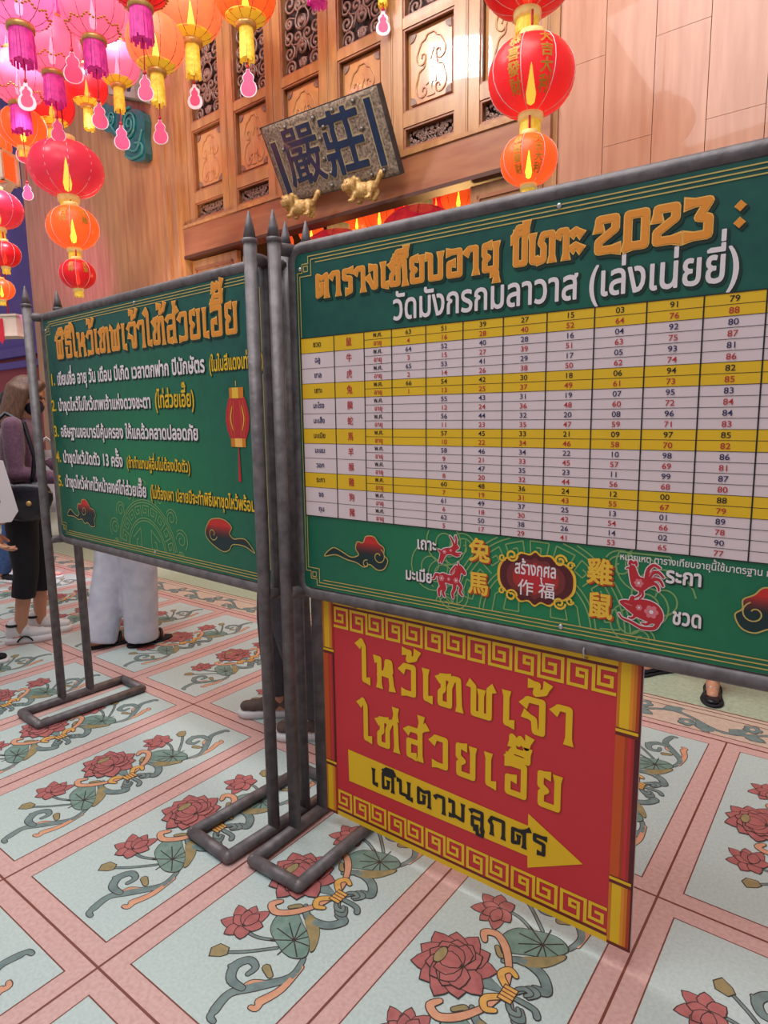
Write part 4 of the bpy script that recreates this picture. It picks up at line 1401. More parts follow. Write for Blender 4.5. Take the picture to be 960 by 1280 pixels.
_lc = {}
def lantern(kind, c, R, label, skin, group=None, cord_top=None, chars=None, az=None, seed=1):
    """kind: palace (gold cap, wide fringe), festival (yellow ring and fringe), string (hung in a row of three)"""
    t = thing('paper_lantern' if kind != 'palace' else 'palace_lantern', label, 'lantern', c, 0, group)
    Hh = R * {'palace': .86, 'festival': .88, 'string': .80, 'flat': .72}[kind]
    rc = R * {'palace': .40, 'festival': .34, 'string': .30, 'flat': .30}[kind]
    b = MB()
    b.lathe(globe_profile(R, Hh, rc, 16, .012 if kind == 'string' else 0), skin, 30, rib=.018 if kind != 'string' else 0, ribs=10)
    b.build('lantern_body', t)
    s = MB()
    ns = 10 if kind != 'string' else 8
    for i in range(ns):
        a = 2 * PI * i / ns + .2
        s.tube([((r + .002) * math.cos(a), (r + .002) * math.sin(a), z) for r, z in globe_profile(R, Hh, rc, 10)], R * .011, 'seam' if kind in ('palace', 'festival') else 'seam_white', 5)
    if kind == 'palace':
        for i in range(ns):
            a = 2 * PI * (i + .5) / ns + .2
            for k in range(5):
                aa = a + (k - 2) * .11
                z = -Hh * (.62 + .05 * abs(k - 2))
                r = R * math.cos(math.asin(min(.99, z / Hh * math.sin(math.acos((.40) ** (1 / .85)))))) ** .85
                s.ball((r * 1.01 * math.cos(aa), r * 1.01 * math.sin(aa), z), R * .05, R * .05, R * .03, 'gold_ink', 6, 4)
    s.build('seams', t)
    cp = MB()
    hcap = R * .16
    cp.lathe([(rc * .96, Hh - .004), (rc * 1.0, Hh + hcap * .3), (rc * .98, Hh + hcap), (rc * .7, Hh + hcap * 1.05)], ('cap_cream' if kind in ('string', 'flat') else 'gold_cap'), 20)
    cp.build('cap', t)
    cp = MB()
    cp.lathe([(rc * .7, -Hh - hcap * 1.05), (rc * .98, -Hh - hcap), (rc * 1.0, -Hh - hcap * .3), (rc * .96, -Hh + .004)], ('cap_cream' if kind in ('string', 'flat') else 'gold_cap'), 20)
    cp.build('cap', t)
    bb = MB()
    bb.lathe([(.001, -R * .60), (R * .09, -R * .54), (R * .12, -R * .36), (R * .07, -R * .05), (R * .025, R * .25), (.001, R * .34)], 'bulb_white' if skin in ('skin_pink', 'skin_magenta') else 'bulb', 10)
    bb.build('bulb', t)
    if kind == 'palace':
        f = MB(); fringe(f, rc * .92, -Hh - hcap, R * .95, 'fringe_magenta', 26, seed); f.build('fringe', t)
    elif kind == 'festival':
        rg = MB()
        pr = [p for p in globe_profile(R * 1.006, Hh * 1.004, rc, 40) if p[1] < -Hh * .80]
        rg.lathe(pr, 'ring_yellow', 30)
        rg.build('ring', t)
        f = MB(); fringe(f, rc * .72, -Hh - hcap, R * 1.05, 'fringe_yellow', 20, seed); f.build('fringe', t)
    else:
        f = MB(); fringe(f, rc * .82, -Hh - hcap * .9, R * .34, 'fringe_yellow', 20, seed); f.build('fringe', t)
    if cord_top:
        k = MB(); k.tube([(0, 0, Hh + hcap), (0, 0, cord_top - c[2])], .006, 'cord_red', 6); k.build('cord', t)
    if chars:
        for s_, a_ in chars:
            wrap_text(t, s_, R, Hh, a_, R * .30, 'gold_ink', Hh * .52, R * .31)
    return t
def facing(c):   # azimuth on a lantern that looks towards the photographer's side
    return math.atan2(-c.y, -c.x)

# right: three on one cord in front of the plank wall
c1, c2, c3 = at_d(660, -32, 3.2), at_d(664, 97, 3.2), at_d(661, 201, 3.2)
a = facing(c2)
lantern('flat', c1, .232, 'large red lantern at the top of the string before the plain planks', 'skin_red_deep', 'string of three red lanterns by the planks', 8.5)
lantern('string', c2, .212, 'middle red lantern with gold characters on the string before the planks', 'skin_red', 'string of three red lanterns by the planks', c1.z - .20, (('恭喜發財', a - .42), ('大吉大利', a + .32)))
lantern('string', c3, .140, 'small glowing lantern lowest on the string, just above the table board', 'skin_orange', 'string of three red lanterns by the planks', c2.z - .20, (('恭喜發財', a - .42), ('大吉大利', a + .32)))
# left: three on one cord, large one pink
c1, c2, c3 = at_d(83, 212, 5.45), at_d(91, 285, 5.4), at_d(97, 343, 5.35)
a = facing(c2)
lantern('flat', c1, .295, 'large round pink lantern at the top of the string over the numbered board', 'skin_rose', 'string of three lanterns over the numbered board', 8.5)
lantern('string', c2, .205, 'lit lantern with printed figures in the middle of the string over the numbered board', 'skin_orange', 'string of three lanterns over the numbered board', c1.z - .28, (('吉祥', a - .35), ('如意', a + .45)))
lantern('string', c3, .142, 'small dark red lantern lowest on the string over the numbered board', 'skin_red_deep', 'string of three lanterns over the numbered board', c2.z - .20, (('吉祥', a - .35), ('如意', a + .45)))
# far left edge: three on one cord
c1, c2, c3 = at_d(-4, 262, 5.6), at_d(6, 318, 5.6), at_d(2, 362, 5.6)
lantern('flat', c1, .21, 'plain red lantern at the top of the string at the left edge', 'skin_rose', 'string of three lanterns at the left edge', 8.5)
lantern('string', c2, .128, 'dark red lantern with silver print in the middle of the left edge string', 'skin_red_deep', 'string of three lanterns at the left edge', c1.z - .2)
lantern('string', c3, .105, 'small lit orange lantern lowest on the left edge string', 'skin_orange', 'string of three lanterns at the left edge', c2.z - .12)
# cluster at the upper left
CLU = [
 ('palace', 22, -8, 42, 4.3, 'skin_magenta', 'large violet pink lantern with wide magenta fringe in the top left corner'),
 ('palace', 80, -62, 37, 4.8, 'skin_magenta', 'pink lantern cut off at the top edge, only its long fringe showing'),
 ('palace', 115, 12, 38, 4.4, 'skin_pink', 'pale pink lantern with gold floral trim and magenta fringe, centre of the cluster'),
 ('palace', 173, -32, 40, 3.95, 'skin_red', 'red lantern with gold cap and magenta fringe, topmost right of the cluster'),
 ('palace', 64, 58, 35, 5.1, 'skin_pink', 'pink lantern with white hot top beneath the long fringe of another lantern'),
 ('palace', 22, 98, 33, 5.6, 'skin_pink', 'pink lantern at the left edge behind a white edged gourd card'),
 ('festival', 108, 108, 25, 5.9, 'skin_red', 'small red lantern with yellow ring and fringe above the large round pink lantern'),
 ('festival', 146, 80, 27, 5.5, 'skin_pink', 'pink lantern with yellow ring and fringe before the teal wall bracket'),
 ('festival', 194, 54, 35, 5.0, 'skin_peach', 'bright orange lantern with yellow ring beside the carved doorway post'),
 ('festival', 238, 14, 38, 5.4, 'skin_peach', 'orange lantern with two gourd cards hanging in front of the first carved lattice'),
 ('festival', 306, -8, 38, 5.2, 'skin_orange', 'orange lantern with yellow fringe in front of the second carved lattice'),
 ('festival', 64, 132, 27, 6.3, 'skin_red', 'red lantern with pale yellow fringe just above the large round pink lantern'),
 ('string', 28, 160, 28, 6.0, 'skin_orange', 'plain orange lantern with short fringe over the dark wing'),
 ('string', -3, 184, 16, 6.6, 'skin_orange', 'small glowing orange lantern half hidden by the left edge'),
 ('festival', 478, -46, 24, 4.9, 'skin_red', 'red lantern above the frame with a white tipped card over the plaque'),
 ('palace', 395, -66, 34, 4.9, 'skin_pink', 'pink lantern above the frame over the third carved lattice'),
 ('palace', 52, 14, 34, 6.7, 'skin_magenta', 'rosy lantern glimpsed behind the fringe in the middle of the left cluster'),
 ('palace', 140, 38, 30, 6.2, 'skin_pink', 'pink lantern glimpsed between the two topmost magenta fringes'),
 ('palace', 8, 52, 32, 7.3, 'skin_magenta', 'violet pink lantern at the left edge behind the corner lantern'),
]
LAN = []
for i, (kind, px, py, rp, d, skin, label) in enumerate(CLU):
    c = at_d(px, py, d)
    LAN.append((c, rp * d / FPX, kind, lantern(kind, c, rp * d / FPX, label, skin, 'lantern cluster over the doorway', 8.42, seed=i + 3)))
# inside the doorway
INS = [
 ('flat', 424, 326, 48, 6.3, 'skin_rose', 'big pink lantern with gold cap inside the doorway under the guardian lion'),
 ('flat', 526, 300, 52, 6.2, 'skin_rose', 'big pink lantern with gold flowers inside the doorway, furthest right of the pink ones'),
 ('flat', 320, 366, 48, 6.6, 'skin_rose', 'big pink lantern inside the doorway behind the spiked posts'),
 ('festival', 474, 270, 20, 7.0, 'skin_orange', 'orange lantern with yellow fringe inside the doorway between two pink lanterns'),
 ('festival', 446, 277, 16, 7.6, 'skin_orange', 'yellow orange lantern inside the doorway left of the fringed orange one'),
 ('festival', 573, 246, 22, 6.9, 'skin_orange', 'lit orange lantern inside the doorway beside the right door leaf'),
 ('festival', 545, 254, 18, 7.6, 'skin_red', 'red lantern inside the doorway left of the lit one at the door leaf'),
 ('festival', 389, 290, 16, 7.2, 'skin_orange', 'orange lantern inside the doorway just left of the big capped pink lantern'),
 ('festival', 352, 303, 15, 7.6, 'skin_orange', 'orange lantern inside the doorway seen between the spikes'),
 ('festival', 505, 262, 16, 7.8, 'skin_red', 'red lantern inside the doorway behind the big flowered pink one'),
]
for i, (kind, px, py, rp, d, skin, label) in enumerate(INS):
    c = at_d(px, py, d)
    lantern(kind, c, rp * d / FPX, label, skin, 'lanterns inside the doorway', 4.19, seed=i + 40)

# gourd shaped wish cards on red threads
GOURD = smooth([(0, 1.0), (.10, .98), (.12, .88), (.26, .80), (.33, .68), (.28, .56), (.40, .46), (.47, .28), (.40, .10), (.20, .0), (0, -.02), (-.20, .0), (-.40, .10), (-.47, .28), (-.40, .46), (-.28, .56), (-.33, .68), (-.26, .80), (-.12, .88), (-.10, .98)], 2, True)
def foot_of(i):      # lowest point of a lantern's fringe
    c, R, kind, t = LAN[i]
    Hh = R * {'palace': .86, 'festival': .88, 'string': .80}[kind]
    return c.z - Hh - R * .16 - R * {'palace': .93, 'festival': 1.0, 'string': .32}[kind]
CARDS = [   # lantern it hangs from, foot of the card in the photo, height in pixels, label
 (1, 104, 37, 'pink gourd card with white rim below the long fringe of the cut off lantern'),
 (0, 138, 33, 'violet pink gourd card with broad white rim near the left edge'),
 (2, 161, 31, 'pink gourd card below the pale pink lantern, between the yellow fringes'),
 (3, 126, 31, 'pink gourd card with white rim before the teal bracket'),
 (7, 187, 29, 'small pink gourd card hanging from the yellow fringe before the teal bracket'),
 (4, 177, 27, 'pink gourd card just over the large round pink lantern'),
 (8, 180, 29, 'white rimmed pink gourd card hanging lowest beside the doorway post'),
 (12, 204, 31, 'pink gourd card hanging left of the large round pink lantern'),
 (5, 250, 20, 'tiny pink gourd card on a long thread by the wall edge'),
 (9, 90, 29, 'pink gourd card in front of the first carved lattice, upper of two'),
 (9, 136, 29, 'half white gourd card in front of the first carved lattice, lower of two'),
 (10, 121, 33, 'plain pink gourd card before the second carved lattice'),
 (14, 44, 28, 'white tipped card hanging before the third carved lattice'),
]
prev = None
for i, (li, py, hp, label) in enumerate(CARDS):
    L = LAN[li][0]
    z0 = foot_of(li)
    dist = (L - Vector((0, 0, EYE))).dot(_f)
    h = hp * dist / FPX
    lo, hi = -2.0, 9.0                       # height whose picture row is py, straight under the lantern
    for _ in range(40):
        z = (lo + hi) / 2
        q = Vector((L.x, L.y, z - EYE))
        y = 640 - FPX * q.dot(_U) / q.dot(_f)
        if y > py: lo = z
        else: hi = z
    c = Vector((L.x, L.y, z))
    if i == 10:
        z0 = prev
    prev = z
    t = thing('wish_card', label, 'card', c, math.atan2(c.y, c.x) - PI / 2 + random.uniform(-.3, .3), 'gourd wish cards under the lanterns')
    wx = .70
    e = MB(); e.prism([(p[0] * h * wx, p[1] * h) for p in GOURD], -.0015, .0015, 'card_edge'); e.build('rim', t)
    k = .88 if i not in (1, 10, 12) else .66
    g = MB()
    for y0, y1 in ((-.003, -.0016), (.0016, .003)):
        g.prism([(p[0] * h * wx * k, (.46 + (p[1] - .46) * (k + .06)) * h) for p in GOURD], y0, y1, 'card_pink')
    g.build('card', t)
    ztop = max(z0 - z + .05, h * 1.2)
    w = MB(); w.tube([(0, 0, h * .97), (.004, 0, (h + ztop) / 2), (0, 0, ztop)], .004, 'cord_red', 6)
    w.lathe([(.001, h * .98), (.012, h * 1.02), (.010, h * 1.12), (.001, h * 1.16)], 'cord_red', 8)
    w.build('thread', t)

# ------------------------------------------------------------------ merged shapes (statues, bodies)
def fuse(mb, name, key, parent=None, voxel=.01, it=6, extra=None, loc=None, rotz=0.0):
    o = mb.build('fuse_source', None)
    m = o.modifiers.new('r', 'REMESH'); m.mode = 'VOXEL'; m.voxel_size = voxel; m.use_smooth_shade = True
    if it:
        s = o.modifiers.new('s', 'SMOOTH'); s.iterations = it; s.factor = .5
    dg = bpy.context.evaluated_depsgraph_get()
    dg.update()
    me = bpy.data.meshes.new_from_object(o.evaluated_get(dg))
    bpy.data.objects.remove(o)
    if extra:
        bm = bmesh.new(); bm.from_mesh(me)
        eo = extra.build('fuse_extra', None)
        bm.from_mesh(eo.data)
        bpy.data.objects.remove(eo)
        bm.to_mesh(me); bm.free()
    me.materials.clear(); me.materials.append(M[key])
    me.polygons.foreach_set('use_smooth', [True] * len(me.polygons))
    me.polygons.foreach_set('material_index', [0] * len(me.polygons))
    me.name = name
    r = bpy.data.objects.new(name, me)
    COL.objects.link(r)
    if parent: r.parent = parent
    if loc is not None: r.location = loc
    r.rotation_euler = (0, 0, rotz)
    return r
def cap_(mb, a, b, ra, rb, key='skin_tone', n=12):
    a, b = Vector(a), Vector(b)
    K = 5
    mb.tube([a.lerp(b, i / K) for i in range(K + 1)], [ra + (rb - ra) * i / K for i in range(K + 1)], key, n)
    mb.ball(a, ra, ra, ra, key, n, 8); mb.ball(b, rb, rb, rb, key, n, 8)

# ------------------------------------------------------------------ stone plaque leaning out over the beam
def plaque():
    bl, br, tl = Vector((-4.316, 4.31, 3.137)), Vector((-3.03, 4.25, 3.079)), Vector((-4.236, 4.01, 3.657))
    ex = (br - bl).normalized()
    v = tl - bl
    ez = (v - ex * v.dot(ex)).normalized()
    ey = ez.cross(ex)          # away from the viewer
    W, Hh = (br - bl).length, v.length * .995
    t = thing('name_plaque', 'dark stone-like plaque with two blue characters leaning out above the doorway', 'plaque')
    t.matrix_world = Matrix(((ex.x, ey.x, ez.x, bl.x), (ex.y, ey.y, ez.y, bl.y), (ex.z, ey.z, ez.z, bl.z), (0, 0, 0, 1)))
    b = MB()
    b.box(0, W, .012, .065, 0, Hh, 'plaque_edge')
    b.build('back_board', t)
    f = MB()
    nx, nz = 60, 28
    rnd = random.Random(3)
    ids = [[f.pt((.008 + (W - .016) * i / nx, (-.001 + .004 * rnd.random()) if 0 < i < nx and 0 < j < nz else .012, .008 + (Hh - .016) * j / nz)) for i in range(nx + 1)] for j in range(nz + 1)]
    for j in range(nz):
        for i in range(nx):
            f.face((ids[j][i], ids[j][i + 1], ids[j + 1][i + 1], ids[j + 1][i]), 'plaque_stone', True)
    f.build('face', t)
    # raised characters with a worn pale contour
    for ch, u, bold in (('嚴', .390, .010), ('莊', .850, .018)):
        items, adv = layout(ch)
        em = .475
        for key, bo, n0, n1 in (('plaque_rim', bold + .024, -.003, .004), ('plaque_blue', bold, -.009, .002)):
            ik = Ink(1.0)
            def emit(st):
                ik.poly(st, key, -n0)
                for L in st:
                    for i in range(len(L)):
                        a_, b_ = L[i - 1], L[i]
                        q = [ik.mb.pt((a_[0], n0, a_[1])), ik.mb.pt((b_[0], n0, b_[1])), ik.mb.pt((b_[0], n1, b_[1])), ik.mb.pt((a_[0], n1, a_[1]))]
                        ik.mb.face(q, key)
            put_glyphs(items, lambda p: (u - adv * em * .46 + p[0] * em * .92 + (p[1] - .4) * em * .03, .145 + p[1] * em), emit, bo)
            ik.build('character' if key == 'plaque_blue' else 'character_rim', t)
    for u0, z0, z1 in ((.075, .02, .47), (1.145, .09, .545)):
        c = MB()
        c.box(u0 - .012, u0 + .070, -.002, .01, z0 - .01, z1 + .012, 'plaque_rim')
        c.box(u0, u0 + .058, -.008, .01, z0, z1, 'plaque_blue')
        c.build('side_band', t)
    for (u, z) in ((.30, .545), (.62, .54), (.83, .545), (1.05, .555), (.63, .39), (.70, .46), (.605, .25), (1.06, .37), (1.16, .06), (.60, .05), (1.03, .05), (.20, .40), (.63, .14)):
        s = MB()
        s.lathe([(.019, 0), (.015, .012), (.005, .022), (0, .023)], 'stud_iron', 10)
        s.v = [Vector((p.x + u, -p.z, p.y + z)) for p in s.v]
        s.build('stud', t)
    return t
plaque()

def lion(px, py, label, turn):
    c = at_y(px, py, 4.19)
    t = thing('guardian_lion', label, 'statue', c, turn, 'gilt lions under the plaque')
    b = MB()
    b.ball((0, .02, .0), .095, .06, .060, 'gilt'); b.ball((.075, .02, .0), .055, .058, .060, 'gilt')
    b.ball((-.085, -.035, .035), .058, .058, .056, 'gilt')                # head
    b.ball((-.100, -.085, .018), .034, .032, .026, 'gilt'); b.ball((-.100, -.080, -.006), .028, .026, .016, 'gilt')   # muzzle, jaw
    for x, z in ((-.135, .075), (-.045, .085)):
        b.ball((x, -.03, z), .016, .012, .022, 'gilt')
    for i in range(9):
        a = i * .7
        b.ball((-.075 + .062 * math.cos(a), -.005, .035 + .060 * math.sin(a)), .020, .026, .020, 'gilt')
    for x, y in ((-.055, -.02), (-.03, .05), (.095, -.015), (.11, .05)):
        cap_(b, (x, y, -.02), (x - .01, y - .01, -.075), .026, .020, 'gilt')
        b.ball((x - .018, y - .022, -.082), .028, .028, .016, 'gilt')
    cap_(b, (.12, .03, .03), (.155, .03, .085), .018, .026, 'gilt'); b.ball((.165, .03, .10), .026, .022, .030, 'gilt')
    fuse(b, 'body', 'gilt', t, .008, 3)
    for x in (-.118, -.078):
        e = MB(); e.ball((x, -.088, .042), .008, .006, .008, 'eye_dark', 8, 6); e.build('eye', t)
    return t
lion(374, 258, 'gilt lion carrying the lower left corner of the plaque', .35)
lion(452, 237, 'gilt lion under the middle of the plaque over the doorway lanterns', .1)

# ------------------------------------------------------------------ glazed bracket with a painted grey block on the left planks
def bracket():
    W0 = Vector(WP)
    t = thing('wall_bracket', 'teal glazed scroll bracket under a grey painted block on the planks', 'bracket', wall_at(-4.80, -.004, 4.10), WR)
    prof = smooth([(.02, .0), (.02, .20), (.03, .46), (-.30, .60), (-.62, .72), (-.98, .90), (-1.02, .82), (-.86, .66), (-.80, .50), (-.62, .42), (-.52, .30), (-.42, .26), (-.36, .10), (-.20, .02)], 3, True)
    b = MB()
    # the block of glaze with an eyelet at the foot, extruded away from the planks
    b.prism(prof, -.08, .0, 'glaze_teal')
    b.build('scroll_block', t)
    s = MB()
    s.tube([(p[0], -.09, p[1]) for p in spiral(-.26, .42, .17, .02, 1.2, 2.6, 44)], .014, 'glaze_light', 7)
    s.tube([(p[0], -.09, p[1]) for p in spiral(-.62, .58, .09, .015, 2.6, 1.8, 28)], .012, 'glaze_light', 7)
    s.tube([(p[0], -.088, p[1]) for p in smooth([(-.92, .80), (-.72, .60), (-.54, .40), (-.34, .20), (-.14, .12), (.0, .30)], 5)], .014, 'glaze_light', 7)
    s.tube([(p[0], -.088, p[1]) for p in smooth([(-.36, .12), (-.26, .06), (-.10, .05), (-.02, .08), (-.03, .16), (-.16, .20)], 5)], .016, 'glaze_light', 7)
    s.build('scroll_ridge', t)
    k = MB()
    blk = [(.06, .56), (.06, .62), (.02, .88), (-.20, 1.02), (-.48, 1.05), (-.60, .94), (-.52, .78), (-.20, .66)]
    k.prism(blk, -.18, .0, 'stone_grey')
    k.build('block', t)
    p = MB()
    for cx, cz, a in ((-.10, .80, .3), (-.22, .90, 1.2), (-.36, .88, -.3), (-.40, .98, .6), (-.14, .94, 2.0)):
        L, Wd = .11, .035
        sh = smooth([(-L / 2, 0), (0, Wd), (L / 2, 0), (0, -Wd)], 3, True)
        p.prism([(cx + q[0] * math.cos(a) - q[1] * math.sin(a), cz + q[0] * math.sin(a) + q[1] * math.cos(a)) for q in sh], -.183, -.178, 'paint_blue')
    for j in range(5):
        p.lathe([(.022, 0), (.022, .003)], 'paint_blue', 8)
        for v in range(len(p.v) - 16, len(p.v)):
            q = p.v[v]
            p.v[v] = Vector((q.x - .05 + .026 * math.cos(j * 1.257), -.182 - q.z, q.y + .70 + .026 * math.sin(j * 1.257)))
    p.build('painted_flowers', t)
bracket()

# ------------------------------------------------------------------ small things at the left edge
c = at_d(12, 408, 6.6)
t = thing('lamp_box', 'cream box with a red tag hanging at the left edge above the woman', 'box', c, .5)
b = MB()
b.box(-.16, .16, -.11, .11, -.10, .09, 'cream_paint'); b.box(-.17, .17, -.12, .12, .085, .105, 'cream_paint'); b.box(-.17, .17, -.12, .12, -.112, -.095, 'cream_paint')
b.build('housing', t)
k = MB(); k.tube([(0, 0, .1), (0, 0, 8.5 - c.z)], .008, 'cord_red', 6); k.build('cord', t)
k = MB(); k.prism([(-.025, .06), (.025, .06), (.03, -.14), (0, -.19), (-.03, -.14)], -.128, -.122, 'cord_red'); k.build('tag', t)
c = at_d(-1, 211, 6.2)
t = thing('frame_lantern', 'white framed box lantern with open sides at the left edge', 'lantern', c, .5)
b = MB()
for x in (-.11, .11):
    for y in (-.11, .11):
        b.box(x - .014, x + .014, y - .014, y + .014, -.14, .14, 'cream_paint')
for z in (-.14, .126):
    b.box(-.124, .124, -.124, -.096, z, z + .018, 'cream_paint'); b.box(-.124, .124, .096, .124, z, z + .018, 'cream_paint')
    b.box(-.124, -.096, -.124, .124, z, z + .018, 'cream_paint'); b.box(.096, .124, -.124, .124, z, z + .018, 'cream_paint')
b.prism([(-.124, -.14), (.124, -.14), (.05, -.22), (-.05, -.22)], -.05, .05, 'cream_paint')
b.build('frame', t)
b = MB(); b.box(-.095, .095, -.095, .095, -.12, .125, 'skin_orange'); b.build('pane', t)
k = MB(); k.tube([(0, 0, .14), (0, 0, 8.5 - c.z)], .006, 'cord_red', 6); k.build('cord', t)
# a small brass ring on the planks between post and board
c = None
d = ray(53, 491); e = Vector((_wc, _ws, 0)); nrm = Vector((-_ws, _wc, 0))
hit = Vector((0, 0, EYE)) + d * ((Vector(WP) - Vector((0, 0, EYE))).dot(nrm) / d.dot(nrm))
t = thing('door_ring', 'small dark brass ring on the orange planks beside the numbered board', 'ring', hit, WR)
b = MB(); b.lathe([(.05, 0), (.045, .012), (.001, .016)], 'gilt', 12); b.v = [Vector((p.x, -p.z, p.y)) for p in b.v]; b.build('rose', t)
b = MB(); b.tube([(.055 * math.sin(i * PI / 8), -.03, -.055 + .055 * math.cos(i * PI / 8)) for i in range(16)], .008, 'plaque_edge', 7, closed=True); b.build('ring', t)

# ------------------------------------------------------------------ people
def gnd(px, py):
    d = ray(px, py)
    return Vector((0, 0, EYE)) + d * (-EYE / d.z)
def hand(mb, wrist, direction, side, curl=.5, palm=None):
    """palm, four fingers of different length and a thumb; direction points from wrist to knuckles"""
    d = Vector(direction).normalized()
    up = Vector((0, 0, 1)) if abs(d.z) < .8 else Vector((0, 1, 0))
    x = d.cross(up).normalized() * side
    nrm = x.cross(d).normalized() * side
    w = Vector(wrist)
    k = w + d * .085
    for i in range(4):
        o = (i - 1.5) * .019
        a = w + x * o * .6 + d * .01
        kn = k + x * o - d * (.006 * abs(i - 1.2))
        mb.tube([a, (a + kn) / 2, kn], [.013, .014, .011], 'skin_tone', 8)
        L = (.064, .076, .070, .054)[i]
        p1 = kn + (d * math.cos(curl * .6) + nrm * math.sin(curl * .6)) * L * .45
        p2 = p1 + (d * math.cos(curl * 1.5) + nrm * math.sin(curl * 1.5)) * L * .32
        p3 = p2 + (d * math.cos(curl * 2.2) + nrm * math.sin(curl * 2.2)) * L * .26
        mb.tube([kn, p1, p2, p3], [.0105, .0095, .0088, .0065], 'skin_tone', 8)
        mb.ball(p3, .0066, .0066, .0066, 'skin_tone', 8, 6)
    th0 = w + d * .022 - x * .024
    th1 = th0 + (d * .7 - x * .6 + nrm * .3).normalized() * .038
    th2 = th1 + (d * .9 + nrm * .45).normalized() * .030
    mb.tube([w + d * .012, th0, th1, th2], [.013, .013, .011, .008], 'skin_tone', 8)
    mb.ball(th2, .0082, .0082, .0082, 'skin_tone', 8, 6)
def ring_loft(mb, rings, key, n=18):
    """rings: (cx, cy, z, rx, ry)"""
    R = []
    for (cx, cy, z, rx, ry) in rings:
        R.append([mb.pt((cx + rx * math.cos(2 * PI * j / n), cy + ry * math.sin(2 * PI * j / n), z)) for j in range(n)])
    for i in range(len(R) - 1):
        for j in range(n):
            mb.face((R[i][j], R[i][(j + 1) % n], R[i + 1][(j + 1) % n], R[i + 1][j]), key, True)
    mb.face(R[0][::-1], key); mb.face(R[-1], key)

